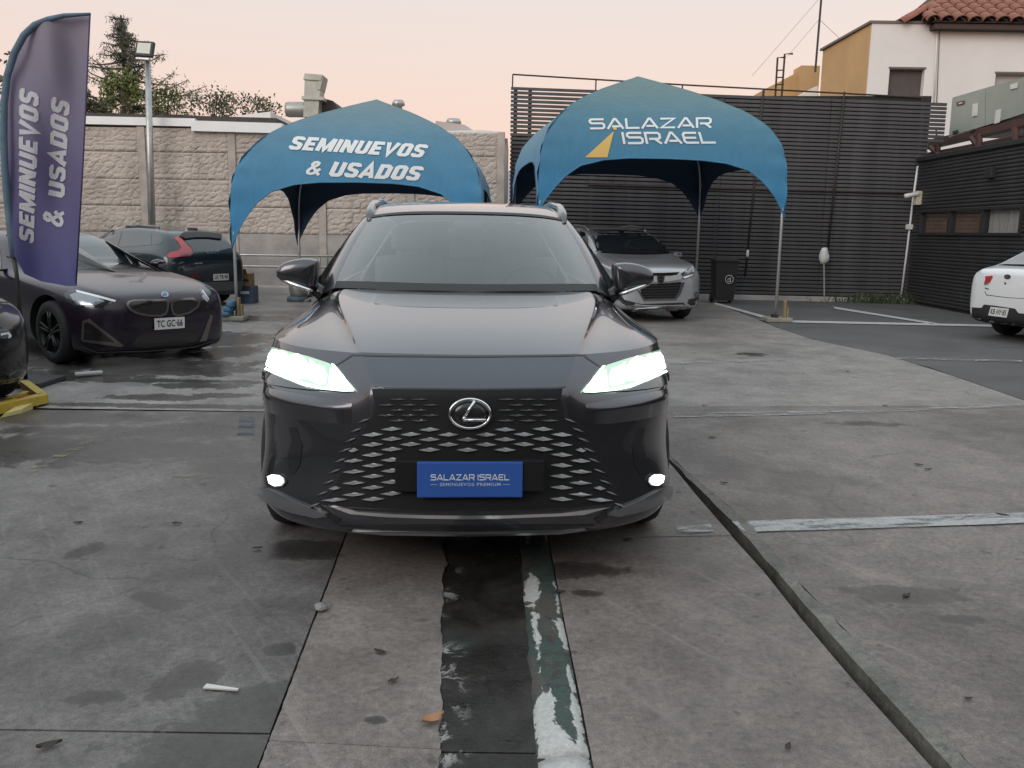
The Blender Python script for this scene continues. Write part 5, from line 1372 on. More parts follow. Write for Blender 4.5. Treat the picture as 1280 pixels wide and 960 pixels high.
def footing(x, y, label, wood=True):
    f = thing('tent_footing', label, 'weight block', (x, y, 0)); I = inv_of(f)
    MB().bbox((x-.24, y-.17, 0), (x+.20, y+.17, .075), .02).build('slab', blk_base, f, inv=I)
    wm = mat('wood_wedge', (.24, .19, .10), .8, var=.3)
    MB().bbox((x+.07, y-.06, .075), (x+.11, y+.03, .36), .005, None).build('wood_wedge', wm, f, inv=I)
    MB().bbox((x+.12, y-.05, .075), (x+.15, y+.03, .25), .005).build('wood_wedge', wm, f, inv=I)
    MB().bbox((x-.12, y-.1, .075), (x-.03, y+.05, .13), .01).build('strap_buckle', MBLK, f, inv=I)
footing(TR[1][0], TR[1][1], 'pale concrete block with wooden wedges at the foot of the right tent leg')
footing(TL[0][0], TL[0][1], 'grey weight block strapped to the front left leg of the left tent')
sb = MB(); 
for k in range(3): sb.bbox((TL[0][0]-.16+.05*k, TL[0][1]-.2, .07+.07*k), (TL[0][0]-.02+.03*k, TL[0][1]+.1, .15+.08*k), .03, None)
tag(sb.build('blue_strap_bag', mat('blue_bag', (.06, .16, .26), .7), None, True), 'small blue bag bundled on the weight block of the left tent', 'bag')

# ================================================================== FEATHER FLAG
FYL = 8.0
fd = thing('feather_flag', 'purple feather flag with white vertical lettering on a dark pole', 'flag', tuple(A(22, 470, FYL))); fd.location.z = 0; FI = inv_of(fd)
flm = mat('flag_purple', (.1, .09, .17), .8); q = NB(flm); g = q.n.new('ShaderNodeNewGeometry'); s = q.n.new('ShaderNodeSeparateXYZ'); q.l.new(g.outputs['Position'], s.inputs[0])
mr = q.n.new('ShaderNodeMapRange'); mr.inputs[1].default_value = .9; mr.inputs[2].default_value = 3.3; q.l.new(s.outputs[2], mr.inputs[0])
c = q.ramp(mr.outputs[0], [(0, (.16, .16, .37)), (.45, (.24, .21, .36)), (.8, (.40, .36, .45)), (1, (.44, .39, .45))])  # printed gradient; the paler top also imitates sky shining through the cloth
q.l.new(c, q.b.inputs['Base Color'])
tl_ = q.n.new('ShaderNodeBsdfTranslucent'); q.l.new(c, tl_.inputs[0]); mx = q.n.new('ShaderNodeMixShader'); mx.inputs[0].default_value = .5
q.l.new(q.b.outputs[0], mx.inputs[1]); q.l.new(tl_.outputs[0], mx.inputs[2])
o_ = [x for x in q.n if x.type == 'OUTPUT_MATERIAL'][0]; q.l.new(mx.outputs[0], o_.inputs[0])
sl = mat('flag_sleeve_blue', (.10, .155, .21), .8, var=.25, vscale=8, bump=.5, bscale=14)
# outline rows: left and right edge px for each height
rows = [(17, 104, 113.2), (22, 66, 113), (28, 48, 112.6), (38, 35, 112), (52, 25, 111.5), (70, 17, 110.6), (95, 10, 109.5), (130, 5.5, 107.5), (170, 5, 105.3), (210, 6, 102.6), (250, 9, 100.5), (290, 13, 98.5), (320, 18, 97), (342, 30, 96), (352, 52, 95.3), (357.5, 84, 95)]
def fpt(px, py):
    p = A(px, py, FYL); wv = .05*math.sin(px*.07+py*.012)+.03*math.sin(px*.11-py*.03)
    return A(px, py, FYL+wv+.05)
V, F = [], []; NC = 24; RR = []
for i in range(len(rows)-1):
    for k in range(4):
        t = k/4; RR.append([rows[i][j]*(1-t)+rows[i+1][j]*t for j in range(3)])
RR.append(list(rows[-1]))
for y, a, b in RR:
    for j in range(NC+1):
        V.append(fpt(a+(b-a)*j/NC, y+ (1-j/NC)*.0))
k = NC+1; F = [(i*k+j, (i+1)*k+j, (i+1)*k+j+1, i*k+j+1) for i in range(len(RR)-1) for j in range(NC)]
FV, FF_ = V, F
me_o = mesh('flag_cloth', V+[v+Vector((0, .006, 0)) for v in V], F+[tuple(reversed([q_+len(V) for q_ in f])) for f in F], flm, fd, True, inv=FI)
lp = [A(113, 17.5, FYL), A(80, 19.5, FYL), A(60, 24, FYL), A(44, 31, FYL), A(30, 44, FYL), A(18, 66, FYL), A(9, 95, FYL), A(5, 130, FYL), A(4.5, 170, FYL), A(6, 210, FYL), A(9, 250, FYL), A(13, 290, FYL), A(17.5, 322, FYL)]
MB().tube(lp, [.012, .02, .024]+[.030]*10, 8).build('sleeve', sl, fd, True, inv=FI)
MB().tube([A(112.5, 18, FYL), A(104, 200, FYL), A(95, 357, FYL)], .007, 6).build('edge_binding', mat('binding_navy', (.03, .03, .09), .7), fd, True, inv=FI)
pb = A(17.5, 322, FYL); MB().tube([pb, A(21, 345, FYL), Vector((A(25, 383, FYL).x, FYL, .05))], [.02, .018, .018], 8).build('pole', MBLK, fd, True, inv=FI)
x, y = A(25, 383, FYL).x, FYL
MB().bbox((x-.25, y-.25, 0), (x+.25, y+.25, .05), .015).build('base_plate', MBLK, fd, inv=FI)
FB = bvh_of(FV, FF_); fprint = mat('flag_white_print', (.50, .49, .52), .7)
def fl_letter(shape, quad): world_letter(shape, quad, FB, fprint, fd, FI, .006, fine=.05)
fl_letter(heavy_text('SEMINUEVOS'), [(46, 304), (54, 113), (24, 110), (23, 304)])
fl_letter(heavy_text('USADOS'), [(82, 247), (88.5, 124), (60, 120), (55, 250)])
fl_letter(heavy_text('&'), [(80.5, 284), (81.5, 263), (54, 262), (53, 283)])

# ================================================================== OTHER CARS
def ring(y, w, zl, zb, wt, zt, cr=.02, tumble=.5):
    L_ = lambda a, b, t: a+(b-a)*t
    h = zb-zl
    P = [(0, zl), (.62*w, zl), (.92*w, zl+.015), (.985*w, zl+.16*h), (w, zl+.45*h), (w, zl+.72*h), (.985*w, zb-.10*h), (.955*w, zb)]
    P += [(L_(.94*w, wt, .35), L_(zb, zt, .38)), (L_(.94*w, wt, .78), L_(zb, zt, .78)), (L_(.94*w, wt, .98), L_(zb, zt, .96)), (wt*.82, zt+cr*.4), (wt*.42, zt+cr*.9), (0, zt+cr)]
    return [(x, y, z) for x, z in P]
def car(name, label, loc, ang, stations, pm, wheels, wr, wheel_w=.21, rimm=None, spokes=5, cat='car', arch_r=None, group=None, yscale=1.):
    root = thing(name, label, cat, (loc[0], loc[1], 0), ang, group)
    rows = [ring(*s) for s in stations]
    V, F = surf(rows, 110, 71, True)
    nv = 141 if len(V) == 110*141 else len(V)//110
    F = list(F)
    kv = 71
    F2 = F + [tuple(range(kv))[::-1], tuple(range(len(V)-kv, len(V)))]
    M = mw(root); 
    # cut the wheel arches
    me = bpy.data.meshes.new('body'); me.from_pydata(V, [], F2); me.update()
    bm = bmesh.new(); bm.from_mesh(me); bmesh.ops.remove_doubles(bm, verts=bm.verts, dist=1e-5); bmesh.ops.recalc_face_normals(bm, faces=bm.faces); bm.to_mesh(me); bm.free()
    o = link('body', me, root, pm)
    cut = MB(); ar = arch_r or wr*1.16
    for (wx, wy) in wheels:
        for sg in (-1, 1):
            cut.lathe([(.0005, -.17), (ar, -.17), (ar, .25), (.0005, .25)], 40, Matrix.Translation((sg*(wx-.02), wy, wr+.01)) @ Matrix.Rotation(math.pi/2*sg, 4, 'Y'))
    cme = bpy.data.meshes.new('cut'); cme.from_pydata([tuple(v) for v in cut.V], [], cut.F)
    bm = bmesh.new(); bm.from_mesh(cme); bmesh.ops.remove_doubles(bm, verts=bm.verts, dist=.002); bmesh.ops.recalc_face_normals(bm, faces=bm.faces); bm.to_mesh(cme); bm.free()
    co = bpy.data.objects.new('cut', cme); COL.objects.link(co); co.parent = root
    cme.materials.append(MBLK)
    me.materials.append(MBLK)
    md = o.modifiers.new('arches', 'BOOLEAN'); md.object = co; md.operation = 'DIFFERENCE'; md.solver = 'EXACT'; md.material_mode = 'TRANSFER'
    dg = bpy.context.evaluated_depsgraph_get(); dg.update()
    nm = bpy.data.meshes.new_from_object(o.evaluated_get(dg)); o.modifiers.clear()
    if len(nm.polygons) > 1000: o.data = nm
    bpy.data.objects.remove(co)
    nm = o.data; nm.polygons.foreach_set('use_smooth', [True]*len(nm.polygons))
    try: nm.set_sharp_from_angle(angle=R(40))
    except Exception: pass
    bv = bvh_of(V, F2)
    for (wx, wy) in wheels:
        for sg in (-1, 1): wheel(root, (sg*(wx-wheel_w/2-.02), wy, wr), wr, wheel_w, sg, spokes, rimm)
    return root, bv, M.inverted()
def yaw(hx, hy): return math.atan2(-hy, -hx)-math.pi/2   # local -y is the way the car faces
darkrim = mat('dark_alloy', (.03, .03, .032), .35, .6); CHRD = mat('dim_chrome', (.45, .45, .46), .22, 1.0)
plw = mat('plate_white', (.62, .62, .60), .5); ink = mat('plate_ink', (.02, .02, .025), .6)
lamp_clear = mat('lamp_clear', (.26, .28, .30), .15, .6, .8); lamp_red = mat('tail_lamp_red', (.42, .02, .025), .2, 0, 1.0)
def plate(root, bv, MI_, quad, txt, tall=.62, m=None, off=.02, parts=True):
    """flat number plate standing on the bumper"""
    P = [cast(bv, MI_, x, y, off)[0] for x, y in quad]      # bl br tr tl
    c = sum(P, Vector())/4; ux = ((P[1]-P[0])+(P[2]-P[3]))/2; uy = ((P[3]-P[0])+(P[2]-P[1]))/2
    bl = c-ux/2-uy/2; n = ux.cross(uy).normalized()
    Q = [bl, bl+ux, bl+ux+uy, bl+uy]
    o = MB().hexa([q_-n*.012 for q_ in Q]+[q_ for q_ in Q]).build('number_plate', m or plw, root)
    bw_ = .012
    if txt:
        letter_flat('plate_lettering', text_shape(txt, .02, 0, .8, 1.05), bl+ux*.07+uy*.2, ux*.86, uy*.62, ink, o, n*.002)
    return o

# ---- dark purple coupe
PURP = paint('dark_purple_paint', (.015, .008, .020), .2, .3, .45)
a_ = R(37)
BM, bmv, bmi = car('parked_coupe', 'dark purple sports coupe parked behind the feather flag', (-3.70, 9.45), yaw(math.cos(a_), -math.sin(a_)), [
 (0, .48, .20, .58, .40, .66), (.03, .62, .14, .62, .52, .71), (.10, .74, .11, .66, .60, .745), (.28, .85, .11, .73, .66, .80), (.62, .915, .13, .81, .70, .865), (1.1, .925, .165, .86, .71, .92), (1.5, .92, .165, .89, .72, .96),
 (1.72, .92, .165, .90, .72, .985), (2.05, .92, .165, .91, .66, 1.19), (2.4, .92, .165, .91, .61, 1.335), (2.75, .92, .165, .92, .59, 1.375), (3.1, .925, .165, .92, .59, 1.375), (3.5, .93, .165, .93, .60, 1.31), (3.95, .92, .17, .94, .64, 1.12), (4.2, .90, .2, .93, .68, .985), (4.42, .84, .25, .90, .66, .95), (4.50, .76, .3, .88, .6, .93), (4.54, .6, .4, .8, .5, .88)],
 PURP, [(.92, .80), (.92, 3.54)], .335, .23, darkrim, 5)
# ---- black saloon at the left edge
a2 = R(36)
BC, bcv, bci = car('parked_saloon', 'black saloon at the left edge with only its front corner showing', (-4.21, 6.25), yaw(math.cos(a2), -math.sin(a2)), [
 (0, .48, .30, .62, .40, .70), (.03, .62, .24, .66, .52, .75), (.10, .75, .20, .70, .60, .79), (.28, .86, .19, .77, .66, .84), (.62, .91, .19, .84, .70, .90), (1.1, .92, .19, .89, .71, .96), (1.5, .92, .19, .92, .72, 1.0),
 (1.75, .92, .19, .93, .72, 1.03), (2.1, .92, .19, .94, .66, 1.24), (2.5, .92, .19, .94, .61, 1.40), (2.95, .92, .19, .95, .59, 1.44), (3.4, .92, .19, .95, .59, 1.42), (3.9, .92, .2, .96, .60, 1.30), (4.3, .91, .2, .96, .66, 1.08), (4.5, .88, .22, .94, .66, 1.0), (4.66, .8, .3, .9, .6, .97), (4.70, .6, .4, .8, .5, .9)],
 paint('black_paint', (.010, .010, .012), .2, .3), [(.92, .84), (.92, 3.69)], .335, .23, darkrim, 5)
# ---- dark teal hatchback
a3 = R(36)
TEAL = paint('dark_teal_paint', (.014, .026, .033), .3, .3)
VO, vov, voi = car('parked_hatchback', 'dark teal hatchback with red boomerang tail lamps parked by the wall', (-5.62-4.37*math.cos(a3), 16.35+4.37*math.sin(a3)), yaw(-math.cos(a3), math.sin(a3)), [
 (0, .48, .30, .62, .40, .70), (.05, .66, .22, .68, .55, .77), (.28, .82, .18, .76, .66, .84), (.62, .89, .18, .84, .70, .92), (1.05, .90, .18, .90, .71, .98), (1.35, .90, .18, .93, .71, 1.02),
 (1.6, .90, .18, .94, .68, 1.12), (2.0, .90, .18, .95, .62, 1.34), (2.4, .90, .18, .96, .59, 1.43), (2.9, .90, .18, .98, .58, 1.445), (3.4, .90, .18, 1.0, .57, 1.43), (3.85, .89, .19, 1.01, .56, 1.38), (4.02, .875, .2, 1.0, .56, 1.32), (4.16, .855, .2, .98, .58, 1.20), (4.26, .83, .2, .95, .62, 1.06), (4.33, .79, .2, .88, .60, .96), (4.36, .72, .22, .82, .55, .88), (4.37, .6, .28, .75, .48, .80)],
 TEAL, [(.90, .87), (.90, 3.52)], .33, .21, SAT, 5)
# ---- silver compact crossover
HONP = paint('silver_blue_paint', (.46, .475, .495), .6, .34)
b_ = R(17)
HO, hov, hoi = car('parked_crossover', 'silver grey compact crossover facing the camera under the right tent', (2.46, 14.5), yaw(math.sin(b_), -math.cos(b_)), [
 (0, .50, .28, .72, .42, .84), (.04, .64, .24, .76, .54, .90), (.14, .75, .21, .81, .62, .945), (.32, .83, .2, .87, .66, .98), (.6, .86, .2, .93, .68, 1.02), (.9, .865, .2, .98, .68, 1.07), (1.1, .865, .2, 1.0, .69, 1.11),
 (1.35, .865, .2, 1.01, .66, 1.26), (1.7, .865, .2, 1.02, .61, 1.46), (2.05, .865, .2, 1.03, .58, 1.55), (2.6, .865, .2, 1.04, .58, 1.575), (3.2, .865, .2, 1.05, .57, 1.55), (3.6, .86, .22, 1.05, .56, 1.48), (3.85, .84, .25, 1.02, .58, 1.25), (3.96, .8, .3, .95, .58, 1.0), (4.0, .65, .36, .85, .5, .9)],
 HONP, [(.865, .83), (.865, 3.38)], .32, .2, SAT, 5)
# ---- white saloon, right edge
c_ = R(20)
WHP = mat('white_paint', (.70, .71, .72), .3, 0, .8)
KI, kiv, kii = car('parked_sedan', 'white sedan at the right edge showing its rear corner', (7.09+4.3*math.cos(c_), 12.55+4.3*math.sin(c_)), yaw(math.cos(c_), math.sin(c_)), [
 (0, .48, .30, .60, .40, .70), (.05, .66, .22, .66, .55, .75), (.28, .80, .18, .74, .64, .82), (.62, .85, .18, .82, .68, .90), (1.05, .86, .18, .88, .69, .96), (1.35, .86, .18, .91, .69, 1.0),
 (1.65, .86, .18, .92, .66, 1.15), (2.0, .86, .18, .93, .62, 1.35), (2.4, .86, .18, .94, .59, 1.43), (2.9, .86, .18, .95, .58, 1.44), (3.3, .86, .18, .96, .58, 1.38), (3.65, .86, .19, .98, .60, 1.22), (3.9, .85, .2, .99, .64, 1.08), (4.1, .83, .22, .98, .66, 1.04), (4.22, .80, .25, .95, .64, 1.02), (4.28, .74, .28, .88, .6, .99), (4.3, .62, .34, .8, .5, .92)],
 WHP, [(.86, .85), (.86, 3.45)], .31, .2, darkrim, 5)

# ---- detail panels
def crop(ox, oy, s): return lambda L_: [(ox+x/s, oy+y/s) for x, y in L_]
def ortho(bv, mode):
    def f(u, v, off):
        if mode == 'side': o, d = Vector((5, u, v)), Vector((-1, 0, 0))
        elif mode == 'front': o, d = Vector((u, -3, v)), Vector((0, 1, 0))
        elif mode == 'rear': o, d = Vector((u, 9, v)), Vector((0, -1, 0))
        else: o, d = Vector((u, v, 5)), Vector((0, 0, -1))
        h, n, i, t = bv.ray_cast(o, d)
        if h is None: h, n, i, t = bv.find_nearest(o+d*4)
        if n.dot(d) > 0: n = -n
        return h+n*off, n
    return f
def opanel(name, poly, bv, mode, m, root, off=.004, step=.07, mirror=False, depth=.02):
    """panel laid on a body from a side, front or rear drawing in metres"""
    global cast
    keep = cast; fn = ortho(bv, mode)
    cast = lambda b_, M_, x, y, o_: fn(x, y, o_)
    try: return panel(name, poly, bv, None, m, root, off=off, depth=depth, step=step, mirror=mirror)
    finally: cast = keep
def roundel(cx, cy, rx, ry, n=20): return [(cx+rx*math.cos(2*math.pi*i/n), cy+ry*math.sin(2*math.pi*i/n)) for i in range(n)]
def door_mirror(root, x, y, z, m, s=1.):
    for sg in (-1, 1):
        mb = MB(); P = [(.0, .0), (.05, .055), (.12, .07), (.2, .05), (.22, .0), (.18, -.045), (.06, -.05)]
        n = len(P); k = 0
        for dy, sc in ((-.05, .5), (-.02, .92), (.04, 1), (.08, .9)):
            mb.V += [Vector((sg*(x+.03+(.11+(p[0]-.11)*sc)*s), y+dy*s, z+p[1]*sc*s)) for p in P]
        for r_ in range(3):
            for i in range(n):
                f = (r_*n+i, r_*n+(i+1) % n, (r_+1)*n+(i+1) % n, (r_+1)*n+i); mb.F.append(f if sg > 0 else f[::-1])
        mb.F += [tuple(range(n)), tuple(range(3*n, 4*n))]
        mb.box((min(sg*(x-.1), sg*(x+.1)), y-.01, z-.05*s), (max(sg*(x-.1), sg*(x+.1)), y+.04, z-.02*s))
        mb.build('door_mirror', m, root, True)

# coupe
c = crop(0, 270, 4.571)
bp = lambda name, L_, m, **k: panel(name, c(L_), bmv, bmi, m, BM, **{**dict(step=4, off=.004, depth=.015), **k})
opanel('screen_border', [(-.76,.98),(-.35,.96),(0,.955),(.35,.96),(.76,.98),(.70,1.2),(.60,1.335),(0,1.35),(-.60,1.335),(-.70,1.2)], bmv, 'front', BLK, BM, step=.08, off=.002)
opanel('windscreen', [(-.70,1.0),(-.35,.985),(0,.98),(.35,.985),(.70,1.0),(.63,1.2),(.55,1.315),(0,1.33),(-.55,1.315),(-.63,1.2)], bmv, 'front', DGL, BM, step=.08)
opanel('side_window', [(1.95,.95),(2.25,1.16),(2.6,1.285),(3.0,1.31),(3.4,1.27),(3.78,1.10),(3.82,1.0),(3.0,.96)], bmv, 'side', DGL, BM, mirror=True, step=.08)
opanel('rear_window', [(-.6,1.03),(.6,1.03),(.5,1.27),(-.5,1.27)], bmv, 'rear', DGL, BM, step=.08)
def lampset(fn, outer, inner, drl, n='headlight'):
    h = fn(n, outer, HLD, off=.005)[0]
    for o in fn('lamp_lens', inner, lamp_clear, off=.009, depth=.006): o.parent = h
    for o in fn('light_strip', drl, mat('drl_white', (.75, .78, .8), .3), off=.013, depth=.006): o.parent = h
lampset(bp, [(368,445),(400,424),(440,424),(668,484),(640,500),(560,523),(430,518),(382,485)], [(400,450),(440,440),(560,470),(600,490),(545,512),(440,508),(420,480)], [(436,427),(664,483),(655,493),(440,440)])
lampset(bp, [(1136,418),(1160,425),(1198,480),(1188,505),(1150,475)], [(1145,430),(1160,436),(1188,480),(1180,492),(1155,465)], [(1150,424),(1158,428),(1190,474),(1186,478)])
frm = mat('kidney_frame', (.20, .18, .17), .3, .8)
for fr_, inn in (([(720,500),(732,487),(765,480),(950,477),(963,490),(960,532),(947,562),(918,575),(840,573),(778,560),(742,540),(724,518)], [(733,504),(745,493),(770,488),(943,486),(951,498),(949,530),(937,554),(912,564),(842,562),(785,549),(752,531),(737,515)]),
                 ([(975,490),(1005,474),(1100,468),(1142,488),(1130,522),(1080,558),(1010,574),(984,562),(973,525)], [(985,495),(1010,483),(1095,478),(1130,492),(1120,516),(1075,547),(1012,562),(994,552),(984,525)])):
    k_ = bp('kidney_grille', fr_, frm, off=.012)[0]
    for o in bp('grille_mesh', inn, BLK, off=.016, depth=.004): o.parent = k_
rd = bp('emblem', roundel(940,452,21,15), mat('emblem_silver', (.45,.47,.5), .3, .7), off=.012)[0]
for o in bp('emblem_disc', roundel(940,452,14,10), mat('emblem_blue', (.08,.16,.42), .3), off=.015, depth=.003): o.parent = rd
plate(BM, bmv, bmi, c([(877,650),(1046,638),(1046,575),(875,585)]), 'TC GC·66', off=.03)
k_ = bp('side_intake', [(474,600),(512,588),(524,600),(706,738),(690,748),(480,718),(466,704)], frm, off=.010)[0]
for o in bp('intake_mesh', [(486,612),(510,604),(655,722),(484,704)], BLK, off=.013, depth=.004): o.parent = k_
bp('side_intake', [(1200,560),(1214,572),(1178,712),(1135,716),(1152,690)], frm, off=.01)
bp('lower_grille', [(790,690),(830,680),(1080,652),(1140,662),(1118,716),(1000,735),(830,752),(745,742)], BLK, off=.006)
bp('front_lip', [(470,742),(560,776),(820,768),(1100,745),(1210,712),(1205,726),(1100,768),(820,792),(560,802),(480,765)], MBLK, off=.02)
bp('hood_line', [(668,470),(700,478),(960,440),(1130,412),(1130,415),(960,444),(700,482),(668,474)], BLK, off=.001, depth=.003)
door_mirror(BM, .90, 1.85, .98, PURP, .9)
# saloon at the left edge
c = crop(0, 380, 6.0)
sp_ = lambda name, L_, m, **k: panel(name, c(L_), bcv, bci, m, BC, **{**dict(step=4, off=.004, depth=.015), **k})
opanel('windscreen', [(-.70,1.05),(0,1.03),(.70,1.05),(.58,1.36),(0,1.38),(-.58,1.36)], bcv, 'front', DGL, BC, step=.08)
opanel('side_window', [(2.0,.98),(2.35,1.22),(2.8,1.34),(3.4,1.34),(3.95,1.16),(3.95,1.02),(3.0,.99)], bcv, 'side', DGL, BC, mirror=True, step=.08)
lampset(sp_, [(-60,195),(0,168),(84,170),(96,195),(100,242),(80,265),(30,288),(-20,272),(-60,250)], [(-40,200),(0,185),(60,190),(75,215),(70,240),(30,262),(-30,250)], [(0,222),(56,212),(78,236),(72,252),(52,258),(60,240),(50,226),(0,238)])
sp_('bumper_crease', [(60,528),(146,484),(147,493),(62,542)], frm, off=.006)
sp_('lower_intake', [(-60,560),(40,540),(60,560),(50,620),(-60,650)], BLK, off=.004)
door_mirror(BC, .90, 1.9, 1.0, MATS['black_paint'], .9)
# hatchback
c = crop(110, 270, 6.4)
vp = lambda name, L_, m, **k: panel(name, c(L_), vov, voi, m, VO, **{**dict(step=4, off=.004, depth=.015), **k})
for L_ in ([(52,172),(120,132),(275,119),(238,240),(140,262),(62,205)], [(290,121),(400,118),(506,142),(506,232),(256,250)], [(518,142),(570,147),(598,182),(600,208),(580,222),(518,232)]):
    vp('side_window', L_, DGL, mirror=True)
tlp = vp('tail_lamp', [(684,180),(730,162),(762,200),(830,272),(834,310),(815,322),(740,327),(650,337),(630,318),(660,290),(720,280),(745,255),(715,205)], lamp_red, off=.012)[0]
for L_ in ([(752,305),(780,298),(776,318),(750,320)], [(790,300),(822,295),(820,315),(795,318)]):
    for o in vp('reversing_lamp', L_, lamp_clear, off=.018, depth=.006): o.parent = tlp
vp('tail_lamp', [(1180,278),(1202,284),(1200,312),(1180,314)], lamp_red, off=.012)
vp('rear_window', [(770,190),(1000,185),(1060,195),(1150,262),(1155,286),(1010,286),(840,286),(835,265)], DGL)
vp('roof_spoiler', [(728,168),(760,142),(880,137),(1010,147),(1064,158),(1062,192),(960,180),(850,180),(780,190)], MBLK, off=.035, depth=.04)
lt_ = letter_on('maker_lettering', text_shape('V O L V O', .02, 0, 1.2), c([(945,305),(1140,307),(1140,293),(945,290)]), vov, voi, CHRD, VO, .006, .05)
vp('model_badge', [(850,374),(915,372),(915,384),(850,386)], CHRD, off=.008)
plate(VO, vov, voi, c([(1003,516),(1122,512),(1120,460),(1000,466)]), 'LK TB·98', off=.02)
gpl = mat('grey_bumper_plastic', (.07, .072, .075), .6)
vp('bumper_skirt', [(830,545),(900,530),(1245,522),(1242,560),(1200,592),(950,602),(880,582)], gpl, off=.02, depth=.03)
vp('lower_valance', [(950,606),(1200,596),(1190,690),(1040,700),(985,660)], MBLK, off=.004)
vp('reflector', [(825,466),(900,458),(905,490),(830,496)], mat('dim_red', (.10, .012, .015), .3), off=.008)
vp('door_handle', [(330,312),(436,305),(436,315),(330,322)], CHRD, off=.02, mirror=True)
vp('roof_rail', [(150,104),(225,86),(400,79),(575,92),(575,101),(400,88),(225,96),(150,112)], SAT, off=.035, depth=.05)
vp('roof_rail', [(780,96),(876,104),(876,112),(780,106)], SAT, off=.035, depth=.05)
opanel('windscreen', [(-.68,1.06),(0,1.04),(.68,1.06),(.56,1.38),(0,1.40),(-.56,1.38)], vov, 'front', DGL, VO, step=.08)
door_mirror(VO, .88, 1.75, 1.02, TEAL, .9)
# crossover
c = crop(720, 280, 6.4)
hpn = lambda name, L_, m, **k: panel(name, c(L_), hov, hoi, m, HO, **{**dict(step=4, off=.004, depth=.015), **k})
opanel('screen_border', [(-.75,1.12),(-.35,1.10),(0,1.095),(.35,1.10),(.75,1.12),(.61,1.51),(0,1.53),(-.61,1.51)], hov, 'front', BLK, HO, step=.08, off=.002)
opanel('windscreen', [(-.70,1.14),(-.35,1.125),(0,1.12),(.35,1.125),(.70,1.14),(.57,1.49),(0,1.51),(-.57,1.49)], hov, 'front', DGL, HO, step=.08)
for L_ in ([(1.45,1.07),(1.75,1.36),(2.05,1.47),(2.25,1.48),(2.25,1.07)], [(2.30,1.07),(2.30,1.48),(2.9,1.48),(3.1,1.44),(3.15,1.09)], [(3.2,1.10),(3.17,1.43),(3.5,1.36),(3.6,1.2)]):
    opanel('side_window', L_, hov, 'side', DGL, HO, mirror=True, step=.08)
lampset(hpn, [(836,402),(915,343),(942,333),(954,372),(940,412),(870,442),(842,428)], [(850,405),(915,355),(938,348),(942,372),(930,402),(872,430),(855,420)], [(850,424),(930,402),(934,410),(868,436)])
lampset(hpn, [(478,430),(500,395),(540,410),(552,450),(520,462)], [(490,432),(505,408),(536,418),(540,444),(518,452)], [(490,440),(520,450),(518,455),(488,446)])
bar = hpn('grille_bar', [(545,418),(640,424),(700,424),(835,402),(848,426),(835,442),(700,464),(640,466),(560,452)], mat('bright_satin', (.75,.75,.75), .3, .6), off=.02)[0]
hh = hpn('emblem', [(642,420),(704,417),(698,458),(688,468),(656,470),(648,462)], BLK, off=.028)[0]
for L_ in ([(646,420),(656,420),(662,468),(654,468)], [(690,419),(700,418),(692,466),(683,468)], [(660,440),(688,438),(687,447),(661,449)], [(642,416),(704,413),(704,419),(642,422)], [(652,468),(692,466),(692,472),(652,474)]):
    for o in hpn('emblem_stroke', L_, CHR, off=.034, depth=.006, step=2): o.parent = hh
hpn('bonnet_gap', [(545,392),(700,390),(828,384),(800,413),(700,415),(550,414)], BLK, off=.002)
gm = hpn('grille', [(508,472),(640,478),(700,475),(842,462),(836,520),(790,596),(545,602),(520,560)], BLK, off=.006)[0]
for k in range(5):
    y = 492+k*22
    x0 = 516+max(0, k-2)*10; x1 = 836-k*9
    for o in hpn('grille_slat', [(x0,y),(670,y-2),(x1,y-6),(x1,y),(670,y+4),(x0,y+6)], MBLK, off=.014, depth=.01): o.parent = gm
hpn('chrome_frame', [(840,468),(866,464),(834,560),(796,608),(540,616),(500,548),(478,520),(496,514),(528,580),(548,600),(788,593),(818,550)], CHRD, off=.016)
hpn('lower_intake', [(372,602),(520,640),(860,628),(872,648),(860,660),(450,664),(400,642)], MBLK, off=.004)
hpn('skid_plate', [(440,684),(500,667),(870,650),(884,690),(600,702),(460,704)], SAT, off=.03, depth=.04)
fgl = hpn('fog_lamp', roundel(965,566,22,24), MBLK, off=.006)[0]
for o in hpn('fog_lens', roundel(965,566,14,16,14), lamp_clear, off=.012, depth=.006): o.parent = fgl
hpn('arch_trim', [(900,602),(992,582),(990,655),(930,668),(885,670)], MBLK, off=.006)
hpn('daytime_strip', [(945,618),(975,608),(975,616),(946,628)], CHRD, off=.012)
door_mirror(HO, .85, 1.45, 1.08, HONP, .9)
for sg in (-1, 1): MB().tube([(sg*.56, 1.95, 1.50), (sg*.57, 2.1, 1.575), (sg*.575, 2.6, 1.60), (sg*.565, 3.3, 1.57), (sg*.55, 3.5, 1.50)], .014, 6).build('roof_rail', SAT, HO, True)
# white sedan
c = crop(1200, 310, 7.39)
kp_ = lambda name, L_, m, **k: panel(name, c(L_), kiv, kii, m, KI, **{**dict(step=3.5, off=.004, depth=.015), **k})
t_ = kp_('tail_lamp', [(236,262),(302,254),(304,270),(276,320),(240,334),(224,330),(236,292)], lamp_red, off=.008)[0]
for o in kp_('reversing_lamp', [(228,322),(272,318),(262,335),(226,339)], lamp_clear, off=.012, depth=.006): o.parent = t_
eb = kp_('emblem', roundel(440,266,30,21), BLK, off=.008)[0]
for o in kp_('emblem_ring', roundel(440,266,22,14), mat('emblem_grey', (.12,.12,.13), .3, .5), off=.011, depth=.003): o.parent = eb
letter_on('emblem_letters', text_shape('KIA', .01, 0, 1.2), c([(425,273),(456,275),(456,261),(425,259)]), kiv, kii, CHRD, KI, .014, .05).parent = eb
kp_('boot_lock', roundel(421,326,9,12,10), CHRD, off=.008)
